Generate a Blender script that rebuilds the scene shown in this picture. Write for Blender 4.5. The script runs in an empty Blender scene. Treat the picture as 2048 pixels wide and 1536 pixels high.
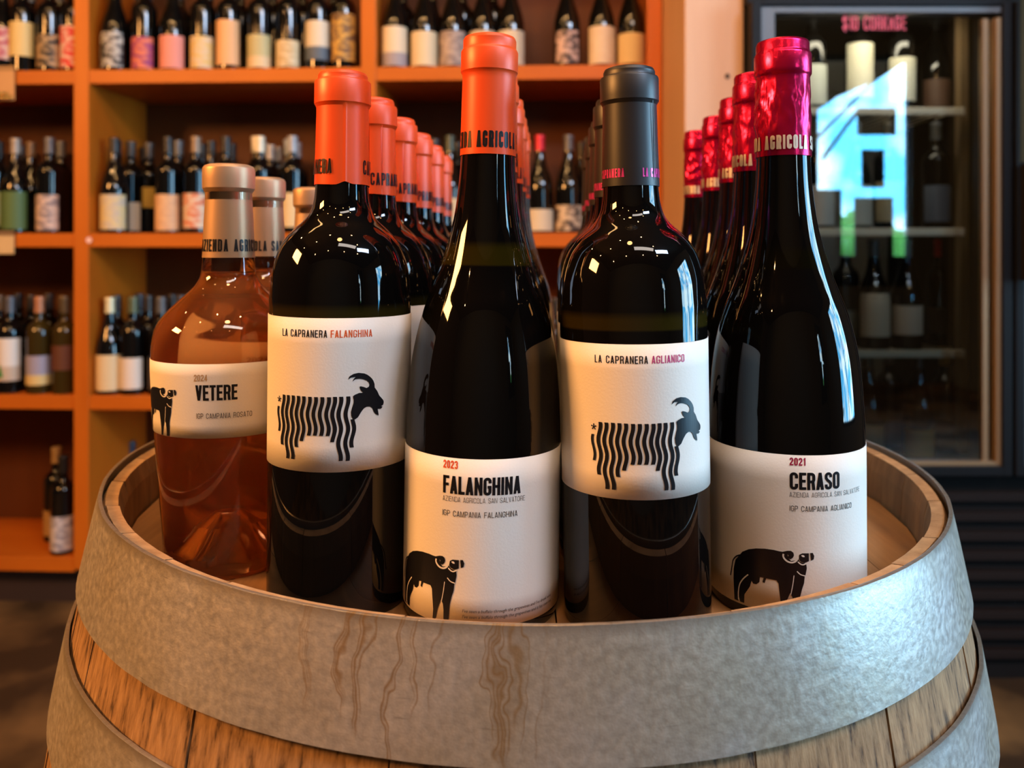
import bpy, bmesh, math, random
from mathutils import Vector, Matrix, noise
random.seed(7)
PI = math.pi
SC = bpy.context.scene
COL = SC.collection
# ------------------------------------------------------------------ camera
# metres; x right, y into the shop, z up, origin at the lens.  Shop floor is 1.10 m below.
FLOOR = -1.10
F, HY = 1620.0, 500.0
cam_d = bpy.data.cameras.new('camera')
cam = bpy.data.objects.new('camera', cam_d); COL.objects.link(cam)
cam.location = (0, 0, 0); cam.rotation_euler = (PI/2, 0, 0)
cam_d.sensor_width = 36; cam_d.lens = F/2048*36
cam_d.shift_y = (HY-768)/2048
cam_d.clip_start = .02
cam_d.dof.use_dof = True; cam_d.dof.focus_distance = .41; cam_d.dof.aperture_fstop = 8.5
SC.camera = cam
SC.view_settings.view_transform = 'Standard'; SC.view_settings.look = 'None'
SC.view_settings.gamma = 1; SC.view_settings.use_curve_mapping = False
SC.view_settings.exposure = 0.0
SC.cycles.use_denoising = True
SC.cycles.max_bounces = 14; SC.cycles.transmission_bounces = 12; SC.cycles.transparent_max_bounces = 16
SC.cycles.sample_clamp_indirect = 6; SC.cycles.caustics_refractive = True; SC.cycles.caustics_reflective = False
SC.cycles.blur_glossy = 0.3
# ------------------------------------------------------------------ sky outside the windows
world = bpy.data.worlds.new('sky'); SC.world = world; world.use_nodes = True
nt = world.node_tree; nt.nodes.clear()
wo = nt.nodes.new('ShaderNodeOutputWorld'); bg = nt.nodes.new('ShaderNodeBackground')
tc = nt.nodes.new('ShaderNodeTexCoord'); nz = nt.nodes.new('ShaderNodeTexNoise'); cr = nt.nodes.new('ShaderNodeValToRGB')
nz.inputs['Scale'].default_value = 9; nz.inputs['Detail'].default_value = 3
cr.color_ramp.elements[0].position = .42; cr.color_ramp.elements[0].color = (.07, .42, .80, 1)
cr.color_ramp.elements[1].position = .62; cr.color_ramp.elements[1].color = (.70, .92, 1, 1)
nt.links.new(tc.outputs['Generated'], nz.inputs['Vector']); nt.links.new(nz.outputs['Fac'], cr.inputs['Fac'])
nt.links.new(cr.outputs['Color'], bg.inputs['Color']); bg.inputs['Strength'].default_value = 22
nt.links.new(bg.outputs['Background'], wo.inputs['Surface'])
def area(name, loc, rot, sx, sy, power, color, portal=False):
    d = bpy.data.lights.new(name, 'AREA'); d.shape = 'RECTANGLE'; d.size = sx; d.size_y = sy
    d.energy = power; d.color = color
    if portal: d.cycles.is_portal = True
    o = bpy.data.objects.new(name, d); COL.objects.link(o); o.location = loc; o.rotation_euler = rot
    return o
XR, XL, YF, YB, ZC = 3.6, -3.1, -2.6, 2.95, 1.95       # room: right, left, street side, back, ceiling
W1 = (-.75, 1.0, -.60, 1.50)    # right wall window: y0,y1,z0,z1
W2 = (2.36, 3.30, -.30, 1.62)     # street window: x0,x1,z0,z1
area('window_daylight', (XR+.02, (W1[0]+W1[1])/2, (W1[2]+W1[3])/2), (0, PI/2, 0), W1[3]-W1[2], W1[1]-W1[0], 1, (1, 1, 1), True)
area('window_daylight', ((W2[0]+W2[1])/2, YF-.02, (W2[2]+W2[3])/2), (PI/2, 0, 0), W2[1]-W2[0], W2[3]-W2[2], 1, (1, 1, 1), True)
WARM = (1, .52, .19)
area('lamp_panel_light', (-2.5, -.1, 1.2), (0, math.radians(-64), 0), .4, .8, 125, (1, .42, .11))
area('lamp_panel_light', (-.6, .95, 1.75), (math.radians(42), 0, 0), 1.6, .15, 12, (1, .55, .2))

FILL_PANELS = [((.55, -.75, 1.86), 1.1, .32, 15, (1, .86, .76), 34), ((1.75, -.65, 1.86), 1.0, .4, 66, (.60, .75, 1), 40)]  # unseen fill lights added overhead to brighten the bottle labels
for loc_, sx_, sy_, pw_, col_, tl_ in FILL_PANELS: area('panel_light', loc_, (math.radians(tl_), 0, math.radians(30) if loc_[0] > 1 else 0), sx_, sy_, pw_, col_)

# ------------------------------------------------------------------ helpers
def link(o, parent=None):
    COL.objects.link(o)
    if parent: o.parent = parent
    return o
def mesh_obj(name, verts, faces, m, parent=None, smooth=False, uv=None):
    me = bpy.data.meshes.new(name); me.from_pydata(verts, [], faces); me.update()
    if m: me.materials.append(m)
    if smooth:
        for p in me.polygons: p.use_smooth = True
    if uv:
        l = me.uv_layers.new()
        for lp in me.loops: l.data[lp.index].uv = uv[lp.vertex_index]
    return link(bpy.data.objects.new(name, me), parent)
def bm_obj(name, bm, m, parent=None, smooth=False):
    me = bpy.data.meshes.new(name); bm.to_mesh(me); bm.free()
    if m: me.materials.append(m)
    if smooth:
        for p in me.polygons: p.use_smooth = True
    return link(bpy.data.objects.new(name, me), parent)
def empty(name, loc=(0, 0, 0), rot=(0, 0, 0)):
    o = bpy.data.objects.new(name, None); COL.objects.link(o); o.location = loc; o.rotation_euler = rot
    o.empty_display_size = .05
    return o
def tag(o, label, cat, group=None):
    o['label'] = label; o['category'] = cat
    if group: o['group'] = group
    return o
def struct(o):
    o['kind'] = 'structure'; return o
def sharp(o, ang=35):
    me = o.data
    bm = bmesh.new(); bm.from_mesh(me)
    for e in bm.edges:
        if len(e.link_faces) == 2 and e.calc_face_angle() > math.radians(ang): e.smooth = False
    bm.to_mesh(me); bm.free(); return o
def box(bm, x0, x1, y0, y1, z0, z1, bev=0):
    r = bmesh.ops.create_cube(bm, size=1)
    for v in r['verts']:
        v.co = Vector(((x0+x1)/2+v.co.x*(x1-x0), (y0+y1)/2+v.co.y*(y1-y0), (z0+z1)/2+v.co.z*(z1-z0)))
    if bev:
        es = list({e for v in r['verts'] for e in v.link_edges})
        bmesh.ops.bevel(bm, geom=es, offset=bev, segments=2, affect='EDGES', profile=.5)
def boxo(name, b, m, parent=None, bev=0):
    bm = bmesh.new(); box(bm, *b, bev=bev); return bm_obj(name, bm, m, parent)
def lathe(name, prof, m, parent=None, seg=48, smooth=True, fn=None, ang=24):
    vs, fs, rings = [], [], []
    for r, z in prof:
        if r < 1e-6:
            rings.append([len(vs)]); vs.append((0, 0, z))
        else:
            ring = []
            for k in range(seg):
                a = 2*PI*k/seg; rr, zz = (r, z) if fn is None else fn(r, z, a)
                ring.append(len(vs)); vs.append((rr*math.cos(a), rr*math.sin(a), zz))
            rings.append(ring)
    for A, B in zip(rings, rings[1:]):
        for k in range(seg):
            k2 = (k+1) % seg
            if len(A) == 1 and len(B) == 1: continue
            if len(A) == 1: fs.append((A[0], B[k2], B[k]))
            elif len(B) == 1: fs.append((A[k], A[k2], B[0]))
            else: fs.append((A[k], A[k2], B[k2], B[k]))
    o = mesh_obj(name, vs, fs, m, parent, smooth)
    return sharp(o, ang) if smooth else o
def catmull(pts, n=5):
    out = []
    P = [pts[0]]+list(pts)+[pts[-1]]
    for i in range(1, len(P)-2):
        p0, p1, p2, p3 = P[i-1], P[i], P[i+1], P[i+2]
        for k in range(n):
            t = k/n
            out.append(tuple(.5*((2*p1[j])+(-p0[j]+p2[j])*t+(2*p0[j]-5*p1[j]+4*p2[j]-p3[j])*t*t+(-p0[j]+3*p1[j]-3*p2[j]+p3[j])*t**3) for j in range(2)))
    out.append(pts[-1]); return out
def prof_r(prof, z):
    for (r0, z0), (r1, z1) in zip(prof, prof[1:]):
        if z0 <= z <= z1 and z1 > z0: return r0+(r1-r0)*(z-z0)/(z1-z0)
    return prof[0][0]
def copy_tree(o, parent=None):
    c = o.copy(); COL.objects.link(c)
    if parent:
        c.parent = parent
    for ch in o.children: copy_tree(ch, c)
    return c
def mm(l): return [(a/1000, b/1000) for a, b in l]

# ------------------------------------------------------------------ materials
class N:
    def __init__(s, name):
        s.m = bpy.data.materials.new(name); s.m.use_nodes = True; s.t = s.m.node_tree
        s.b = s.t.nodes['Principled BSDF']; s.out = s.t.nodes['Material Output']
    def n(s, k, **kw):
        x = s.t.nodes.new('ShaderNode'+k)
        for a, b in kw.items():
            if hasattr(x, a): setattr(x, a, b)
            else: x.inputs[a.replace('_', ' ')].default_value = b
        return x
    def l(s, a, b): s.t.links.new(a, b)
    def set(s, **kw):
        for a, b in kw.items():
            i = s.b.inputs[a.replace('_', ' ')]
            i.default_value = (*b, 1) if isinstance(b, tuple) and len(b) == 3 else b
        return s
    def noise(s, scale, detail=4, vec=(1, 1, 1), rough=.5, coord='Object', rnd=False):
        tc = s.n('TexCoord'); mp = s.n('Mapping'); mp.inputs['Scale'].default_value = vec
        s.l(tc.outputs[coord], mp.inputs['Vector'])
        if rnd:
            oi = s.n('ObjectInfo'); mu = s.n('Math', operation='MULTIPLY'); mu.inputs[1].default_value = 37
            s.l(oi.outputs['Random'], mu.inputs[0])
            cx = s.n('CombineXYZ'); s.l(mu.outputs[0], cx.inputs[0]); s.l(mu.outputs[0], cx.inputs[2]); s.l(cx.outputs[0], mp.inputs['Location'])
        nz = s.n('TexNoise'); nz.inputs['Scale'].default_value = scale; nz.inputs['Detail'].default_value = detail
        nz.inputs['Roughness'].default_value = rough
        s.l(mp.outputs[0], nz.inputs['Vector']); return nz.outputs['Fac']
    def ramp(s, fac, stops):
        r = s.n('ValToRGB'); e = r.color_ramp.elements
        while len(e) < len(stops): e.new(.5)
        for q, (p, c) in zip(e, stops): q.position = p; q.color = (*c, 1) if len(c) == 3 else c
        s.l(fac, r.inputs['Fac']); return r.outputs['Color']
    def mix(s, fac, a, b, mode='MIX'):
        x = s.n('Mix', data_type='RGBA', blend_type=mode)
        if isinstance(fac, (int, float)): x.inputs[0].default_value = fac
        else: s.l(fac, x.inputs[0])
        for v, i in ((a, 6), (b, 7)):
            if isinstance(v, tuple): x.inputs[i].default_value = (*v, 1)
            else: s.l(v, x.inputs[i])
        return x.outputs[2]
    def bump(s, h, strength=.3, dist=.001):
        b = s.n('Bump'); b.inputs['Strength'].default_value = strength; b.inputs['Distance'].default_value = dist
        s.l(h, b.inputs['Height']); s.l(b.outputs[0], s.b.inputs['Normal'])
def flat(name, col, rough=.6, metal=0, **kw):
    return N(name).set(Base_Color=col, Roughness=rough, Metallic=metal, **kw).m
M = {}
def wood(name, stops, scale=14, stretch=(1, 1, .08), rough=.5, bump=.25, dist=.0008, rnd=True, spec=.35):
    x = N(name); f = x.noise(scale, 7, stretch, .65, rnd=rnd); x.l(x.ramp(f, stops), x.b.inputs['Base Color'])
    x.set(Roughness=rough); x.b.inputs['Specular IOR Level'].default_value = spec
    x.bump(f, bump, dist); return x.m
M['shelf'] = wood('orange_stained_pine', [(.3, (.42, .095, .005)), (.7, (.56, .145, .008))], 6, (1, 1, .15), .45)
M['shelf_h'] = wood('orange_stained_pine_board', [(.3, (.42, .092, .005)), (.7, (.56, .14, .008))], 6, (.15, 1, 1), .45)
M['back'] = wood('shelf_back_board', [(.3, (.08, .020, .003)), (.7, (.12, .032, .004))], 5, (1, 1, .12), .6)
M['post'] = wood('pale_pine', [(.3, (.50, .31, .20)), (.7, (.62, .40, .27))], 5, (1, 1, .1), .6)
M['stave'] = wood('oak_stave', [(.34, (.05, .024, .010)), (.43, (.21, .115, .05)), (.58, (.34, .195, .09)), (.8, (.46, .29, .145))], 230, (1, 1, .06), .7, .8, .0012)
M['stave_in'] = wood('oak_stave_inside', [(.3, (.12, .06, .022)), (.7, (.26, .14, .055))], 60, (1, 1, .2), .75, .5, .001)
M['stave_end'] = wood('oak_chime', [(.3, (.26, .14, .06)), (.7, (.50, .31, .15))], 60, (1, 1, .3), .75, .6, .001)
M['head'] = wood('oak_head_board', [(.3, (.18, .085, .03)), (.7, (.36, .18, .065))], 60, (1, .06, 1), .65, .5, .0008)
M['black'] = flat('black_metal', (.005, .005, .006), .5, 0, Specular_IOR_Level=.15)
M['blackrough'] = flat('matt_black', (.006, .005, .005), .8, 0, Specular_IOR_Level=.15)
M['plinth'] = flat('dark_plinth', (.03, .014, .008), .7)
M['alu'] = flat('brushed_aluminium', (.11, .11, .115), .5, .6)
M['bluealu'] = flat('blue_grey_metal', (.07, .13, .22), .4, .3)
M['bronze'] = flat('bronze_trim', (.26, .17, .09), .4, .4)
M['wire'] = flat('cream_coated_steel', (.62, .52, .38), .4)
M['inside'] = flat('fridge_liner', (.22, .20, .17), .6)
M['wall'] = flat('grey_green_wall', (.09, .10, .09), .9)
M['dwall'] = flat('brown_wall', (.06, .035, .02), .9)
M['ceil'] = flat('dark_ceiling', (.035, .025, .018), .9)
x = N('dark_concrete'); f = x.noise(3.5, 6); x.l(x.ramp(f, [(.4, (.03, .017, .007)), (.65, (.17, .10, .038))]), x.b.inputs['Base Color']); x.set(Roughness=.55); M['floor'] = x.m
# dark wine glass: nearly black, olive where the neck is empty of wine
def darkglass(name, z0, z1, tint=(.035, .028, .003)):
    x = N(name); tc = x.n('TexCoord'); sp = x.n('SeparateXYZ'); x.l(tc.outputs['Object'], sp.inputs[0])
    r = x.n('MapRange'); r.inputs[1].default_value = z0-.0006; r.inputs[2].default_value = z0+.0006; x.l(sp.outputs[2], r.inputs[0])
    r2 = x.n('MapRange'); r2.inputs[1].default_value = z1; r2.inputs[2].default_value = z1+.004; r2.inputs[3].default_value = 1; r2.inputs[4].default_value = 0; x.l(sp.outputs[2], r2.inputs[0])
    mu = x.n('Math', operation='MULTIPLY'); x.l(r.outputs[0], mu.inputs[0]); x.l(r2.outputs[0], mu.inputs[1])
    x.l(x.mix(mu.outputs[0], (.0022, .0018, .0016), tint), x.b.inputs['Base Color'])
    x.set(Roughness=.03, IOR=1.45); f = x.noise(45, 2); x.bump(f, .06, .0006)
    return x.m
M['glass2'] = darkglass('dark_olive_glass', .152, .157, (.018, .013, .002))
M['glass3'] = darkglass('dark_burgundy_glass', .1815, .190, (.016, .012, .001)); M['glass5'] = darkglass('black_burgundy_glass', .1815, .190, (.003, .0025, .001))
M['glassbg'] = flat('shelf_bottle_glass', (.003, .003, .003), .06)
M['glassol'] = flat('shelf_olive_glass', (.035, .022, .004), .06)
x = N('label_paper'); x.set(Base_Color=(.72, .67, .60), Roughness=.62); x.b.inputs['Specular IOR Level'].default_value = .25; x.bump(x.noise(900, 3), .22, .0003); M['paper'] = x.m
M['ink'] = flat('black_ink', (.006, .006, .008), .32)
M['inkgrey'] = flat('grey_ink', (.06, .055, .05), .5)
M['inkorange'] = flat('orange_ink', (.75, .10, .015), .5)
M['inkpink'] = flat('magenta_ink', (.50, .03, .16), .5)
M['inkwine'] = flat('wine_red_ink', (.42, .02, .07), .5)
M['inkgold'] = flat('gold_ink', (.42, .27, .13), .5)
def capsule(name, col, rough, metal, bumps=0, bs=300, **kw):
    x = N(name); x.set(Base_Color=col, Roughness=rough, Metallic=metal, **kw)
    if bumps: x.bump(x.noise(bs, 3, (1, 1, .5)), bumps, .0008)
    return x.m
M['orange'] = capsule('orange_capsule', (.80, .075, .008), .40, .08, .05, 120)
M['darkcap'] = capsule('charcoal_capsule', (.010, .009, .011), .42, .0, .04, 150)
M['goldcap'] = capsule('rose_gold_capsule', (.52, .33, .19), .42, .55, .06, 120)
M['magenta'] = capsule('magenta_foil', (.62, .008, .075), .24, .85, .25, 260)
M['pinkfoil'] = flat('pink_foil_print', (.75, .06, .30), .3, .5)
M['silverprint'] = flat('pale_gold_print', (.70, .60, .48), .4, .3)
# rose wine and clear glass
x = N('clear_glass'); x.set(Base_Color=(1, 1, 1), Roughness=0, IOR=1.5, Transmission_Weight=1); M['clear'] = x.m
x = N('rose_wine'); x.set(Base_Color=(1, .97, .94), Roughness=0, IOR=1.34, Transmission_Weight=1)
va = x.n('VolumeAbsorption'); va.inputs['Color'].default_value = (.99, .55, .12, 1); va.inputs['Density'].default_value = 11
x.l(va.outputs[0], x.out.inputs['Volume'])
df = x.n('BsdfTranslucent'); df.inputs[0].default_value = (1, .48, .15, 1); dd = x.n('BsdfDiffuse'); dd.inputs[0].default_value = (.95, .38, .11, 1)
m0 = x.n('MixShader'); m0.inputs[0].default_value = .35; x.l(df.outputs[0], m0.inputs[1]); x.l(dd.outputs[0], m0.inputs[2])
m1 = x.n('MixShader'); m1.inputs[0].default_value = .34; x.l(x.b.outputs[0], m1.inputs[1]); x.l(m0.outputs[0], m1.inputs[2]); x.l(m1.outputs[0], x.out.inputs['Surface'])
M['rose'] = x.m
# thin window glass: see-through plus a Fresnel mirror
def pane(name, tint=(.9, .93, .92), rough=.0, ior=1.75):
    x = N(name); t = x.t; t.nodes.remove(x.b)
    fr = x.n('Fresnel'); fr.inputs['IOR'].default_value = ior
    tr = x.n('BsdfTransparent'); tr.inputs[0].default_value = (*tint, 1)
    gl = x.n('BsdfGlossy'); gl.inputs['Roughness'].default_value = rough; gl.inputs['Color'].default_value = (1, 1, 1, 1)
    mx = x.n('MixShader'); x.l(fr.outputs[0], mx.inputs[0]); x.l(tr.outputs[0], mx.inputs[1]); x.l(gl.outputs[0], mx.inputs[2])
    x.l(mx.outputs[0], x.out.inputs['Surface']); return x.m
M['pane'] = pane('door_glass'); M['thin'] = pane('clear_bottle_glass', (.97, .96, .94), 0, 1.5); M['wpane'] = pane('window_glass', (1, 1, 1), 0, 1.45)
x = N('lamp_bulb'); x.set(Base_Color=(1, .8, .5), Emission_Color=(1, .72, .38), Emission_Strength=25); M['bulb'] = x.m

# galvanised hoop: zinc mottling, scratches, and brown drip stains on its front
def hoop_mat(name, stains):
    x = N(name)
    f = x.noise(22, 6, (1, 1, 1), .6, 'UV'); g = x.noise(260, 3, (1, 1, 1), .6, 'UV')
    base = x.ramp(f, [(.3, (.40, .375, .34)), (.55, (.48, .455, .43)), (.75, (.55, .53, .51))])
    base = x.mix(x.ramp(x.noise(7, 4, (1, 1, 1), .6, 'UV'), [(.40, (.6, .6, .6)), (.62, (0, 0, 0))]), base, (.40, .33, .22))
    base = x.mix(.35, base, x.ramp(g, [(.35, (.35, .35, .35)), (.65, (.65, .65, .65))]), 'OVERLAY')
    sc_ = x.noise(3.2, 5, (14, 260, 1), .7, 'UV')
    base = x.mix(x.ramp(sc_, [(.62, (0, 0, 0)), (.72, (.55, .55, .55))]), base, (.13, .11, .085))
    tc = x.n('TexCoord'); sp = x.n('SeparateXYZ'); x.l(tc.outputs['UV'], sp.inputs[0])
    edge = x.n('MapRange'); edge.inputs[1].default_value = .005; edge.inputs[2].default_value = 0.0; x.l(sp.outputs[1], edge.inputs[0])
    em = x.n('Math', operation='MULTIPLY'); x.l(edge.outputs[0], em.inputs[0]); x.l(g, em.inputs[1])
    base = x.mix(em.outputs[0], base, (.10, .065, .03))
    if stains:
        wv = x.noise(1.0, 3, (26, 20, 1), .6, 'UV')
        ws = x.n('Math', operation='MULTIPLY_ADD'); x.l(wv, ws.inputs[0]); ws.inputs[1].default_value = .035; x.l(sp.outputs[0], ws.inputs[2])
        n1 = x.n('TexNoise', noise_dimensions='1D'); x.l(ws.outputs[0], n1.inputs['W']); n1.inputs['Scale'].default_value = 62; n1.inputs['Detail'].default_value = 3
        n2 = x.n('TexNoise', noise_dimensions='1D'); x.l(ws.outputs[0], n2.inputs['W']); n2.inputs['Scale'].default_value = 90; n2.inputs['Detail'].default_value = 0
        ln = x.n('MapRange', interpolation_type='SMOOTHSTEP'); x.l(sp.outputs[1], ln.inputs[0]); ln.inputs[3].default_value = 1; ln.inputs[4].default_value = 0
        le = x.n('Math', operation='MULTIPLY'); x.l(n2.outputs['Fac'], le.inputs[0]); le.inputs[1].default_value = .085
        lf = x.n('Math', operation='SUBTRACT'); x.l(le.outputs[0], lf.inputs[0]); lf.inputs[1].default_value = .012
        x.l(lf.outputs[0], ln.inputs[1]); x.l(le.outputs[0], ln.inputs[2])
        win = x.n('MapRange', interpolation_type='SMOOTHSTEP'); win.inputs[1].default_value = -.115; win.inputs[2].default_value = -.08; x.l(sp.outputs[0], win.inputs[0])
        win2 = x.n('MapRange', interpolation_type='SMOOTHSTEP'); win2.inputs[1].default_value = .012; win2.inputs[2].default_value = -.006; x.l(sp.outputs[0], win2.inputs[0])
        m1 = x.n('Math', operation='MULTIPLY'); x.l(win.outputs[0], m1.inputs[0]); x.l(win2.outputs[0], m1.inputs[1])
        d = x.ramp(n1.outputs['Fac'], [(.53, (0, 0, 0)), (.555, (1, 1, 1)), (.58, (.2, .2, .2)), (.61, (.35, .35, .35)), (.625, (1, 1, 1)), (.65, (.1, .1, .1))])
        m0 = x.n('Math', operation='MULTIPLY'); x.l(m1.outputs[0], m0.inputs[0]); x.l(ln.outputs[0], m0.inputs[1])
        m2 = x.n('Math', operation='MULTIPLY'); x.l(m0.outputs[0], m2.inputs[0]); x.l(d, m2.inputs[1])
        m3 = x.n('Math', operation='MULTIPLY'); x.l(m2.outputs[0], m3.inputs[0]); m3.inputs[1].default_value = .8
        base = x.mix(m3.outputs[0], base, (.26, .14, .035))
    x.l(base, x.b.inputs['Base Color'])
    x.set(Metallic=.6, Roughness=.42)
    x.l(x.ramp(g, [(.3, (.30, .30, .30)), (.7, (.44, .44, .44))]), x.b.inputs['Roughness'])
    ad = x.n('Math', operation='ADD'); x.l(f, ad.inputs[0]); x.l(g, ad.inputs[1]); x.bump(ad.outputs[0], .28, .0007)
    return x.m
M['hoop'] = hoop_mat('galvanised_hoop', True); M['hoop_plain'] = hoop_mat('galvanised_hoop_clean', False)

# ------------------------------------------------------------------ stroke lettering
def arcp(cx, cy, rx, ry, a0, a1, n=7):
    return [(cx+rx*math.cos(math.radians(a0+(a1-a0)*k/n)), cy+ry*math.sin(math.radians(a0+(a1-a0)*k/n))) for k in range(n+1)]
def glyph(c, w, t, tv=None):
    """returns (list of polygons, advance) in a unit-height box; t stroke width, w letter width"""
    tv = tv or t; L = []; h = t/2; a, b = h, w-h; lo, hi = h, 1-h
    r = min((b-a)/2, .26)
    def rib(pts):
        pts = [p for i, p in enumerate(pts) if i == 0 or abs(p[0]-pts[i-1][0])+abs(p[1]-pts[i-1][1]) > 1e-5]
        n = len(pts); left, right = [], []
        for i, p in enumerate(pts):
            d0 = Vector((p[0]-pts[i-1][0], p[1]-pts[i-1][1])) if i else None
            d1 = Vector((pts[i+1][0]-p[0], pts[i+1][1]-p[1])) if i < n-1 else None
            if d0 is None: d0 = d1
            if d1 is None: d1 = d0
            d0 = d0.normalized(); d1 = d1.normalized()
            n0 = Vector((-d0.y, d0.x)); n1 = Vector((-d1.y, d1.x)); m = (n0+n1)
            m = m.normalized() if m.length > 1e-6 else n0
            k = h/max(.5, m.dot(n0)); left.append((p[0]+m.x*k, p[1]+m.y*k)); right.append((p[0]-m.x*k, p[1]-m.y*k))
        for i in range(n-1): L.append([left[i], right[i], right[i+1], left[i+1]])
    def para(xb, xt, y0, y1, q=None):
        q = q or t*1.02; L.append([(xb, y0), (xb+q, y0), (xt+q, y1), (xt, y1)])
    V = lambda x, y0=0, y1=1: rib([(x, y0), (x, y1)])
    Hh = lambda y, x0=0, x1=w: rib([(x0, y), (x1, y)])
    bowl = lambda y0, y1: [(a, y1), (b-r, y1)]+arcp(b-r, y1-r, r, r, 90, 0)+arcp(b-r, y0+r, r, r, 0, -90)+[(a, y0)]
    if c == ' ': return [], w*.62
    if c == 'A': para(0, w/2-t/2, 0, 1); para(w-t*1.02, w/2-t/2, 0, 1); Hh(.25, w*.2, w*.8)
    elif c == 'B': V(a); rib(bowl(lo, .5)); rib(bowl(.5, hi))
    elif c == 'C': rib([(b, .66)]+[(b, hi-r)]+arcp(b-r, hi-r, r, r, 0, 90)[1:]+arcp(a+r, hi-r, r, r, 90, 180)+arcp(a+r, lo+r, r, r, 180, 270)+arcp(b-r, lo+r, r, r, 270, 360)+[(b, .34)])
    elif c == 'D': V(a); rib([(a, hi)]+arcp(b-r, hi-r, r, r, 90, 0)+arcp(b-r, lo+r, r, r, 0, -90)+[(a, lo)])
    elif c in 'EF':
        w *= .86; V(a); Hh(hi, 0, w); Hh(.51, 0, w*.92)
        if c == 'E': Hh(lo, 0, w)
    elif c == 'G': rib([(b, .68), (b, hi-r)]+arcp(b-r, hi-r, r, r, 0, 90)[1:]+arcp(a+r, hi-r, r, r, 90, 180)+arcp(a+r, lo+r, r, r, 180, 270)+arcp(b-r, lo+r, r, r, 270, 360)+[(b, .46), (w*.52, .46)])
    elif c == 'H': V(a); V(b); Hh(.5)
    elif c == 'I': V(h); w = t
    elif c == 'K': V(a); para(t*.8, w-t*1.1, .36, 1); para(w-t*1.02, t*1.1, 0, .6)
    elif c == 'L': w *= .82; V(a); Hh(lo, 0, w)
    elif c == 'M': w *= 1.25; V(h); V(w-h); para(w/2-t*.4, t*.2, .0, 1, t*.8); para(w/2-t*.4, w-t, .0, 1, t*.8)
    elif c == 'N': V(a); V(b); para(w-t*.85, t*.1, 0, 1, t*.75)
    elif c in 'O0': rib([(a, .5)]+arcp(a+r, hi-r, r, r, 180, 90)+arcp(b-r, hi-r, r, r, 90, 0)+arcp(b-r, lo+r, r, r, 0, -90)+arcp(a+r, lo+r, r, r, -90, -180)+[(a, .5)])
    elif c == 'P': V(a); rib(bowl(.44, hi))
    elif c == 'R': V(a); rib(bowl(.47, hi)); para(w-t*1.02, w-t*1.3, 0, .48)
    elif c == 'S': rib([(b, .70), (b, hi-r)]+arcp(b-r, hi-r, r, r, 0, 90)[1:]+arcp(a+r, hi-r, r, r, 90, 180)+[(a, .66), (a+r*.5, .56), (b-r*.5, .44), (b, .34)]+arcp(b-r, lo+r, r, r, 0, -90)+arcp(a+r, lo+r, r, r, 270, 180)+[(a, .30)])
    elif c == 'T': w *= .9; V(w/2); Hh(hi, 0, w)
    elif c == 'U': rib([(a, 1)]+arcp(a+r, lo+r, r, r, 180, 270)+arcp(b-r, lo+r, r, r, 270, 360)+[(b, 1)])
    elif c == 'V': para(w/2-t/2, 0, 0, 1); para(w/2-t/2, w-t*1.02, 0, 1)
    elif c == 'Z': Hh(hi); Hh(lo); para(0, w-t*1.2, t, 1-t, t*1.2)
    elif c == '1': rib([(w*.45, 0), (w*.45, 1)]); Hh(.80, w*.12, w*.45); w = w*.45+h
    elif c == '2': rib([(a, .70), (a, hi-r)]+arcp(a+r, hi-r, r, r, 180, 90)[1:]+arcp(b-r, hi-r, r, r, 90, 0)+[(b, .60), (a+.01, .18), (a, lo), (w, lo)])
    elif c == '3': rib([(a, .74), (a, hi-r)]+arcp(a+r, hi-r, r, r, 180, 90)[1:]+arcp(b-r, hi-r, r, r, 90, 0)+[(b, .62), (b-r*.6, .52), (b, .40)]+arcp(b-r, lo+r, r, r, 0, -90)+arcp(a+r, lo+r, r, r, 270, 180)+[(a, .26)])
    elif c == '4': V(b-t*.4); Hh(.26); para(0, w*.5, .26, 1)
    elif c == '$':
        L2, _ = glyph('S', w, t); L += L2; rib([(w/2, -.12), (w/2, 1.12)])
    return L, w
def text_polys(s, x, y, h, wid, t, gap, total=None):
    P, adv = [], 0
    for c in s:
        g, w = glyph(c, wid, t); P += [[(p[0]+adv, p[1]) for p in q] for q in g]; adv += w+gap
    adv -= gap
    k = h if total is None else total/adv
    return [[(x+p[0]*k, y+p[1]*h) for p in q] for q in P], adv*k
def font_polys(s, x, y, h, total, shear=.2):
    cu = bpy.data.curves.new('t', 'FONT'); cu.body = s; cu.size = 1; cu.shear = shear; cu.resolution_u = 2
    o = bpy.data.objects.new('t', cu); COL.objects.link(o)
    me = bpy.data.meshes.new_from_object(o.evaluated_get(bpy.context.evaluated_depsgraph_get()))
    vs = [v.co.copy() for v in me.vertices]; xm = max(v.x for v in vs)
    P = [[(x+vs[i].x*total/xm, y+vs[i].y*h/.72) for i in p.vertices] for p in me.polygons]
    bpy.data.objects.remove(o); bpy.data.curves.remove(cu); bpy.data.meshes.remove(me); return P
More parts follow.
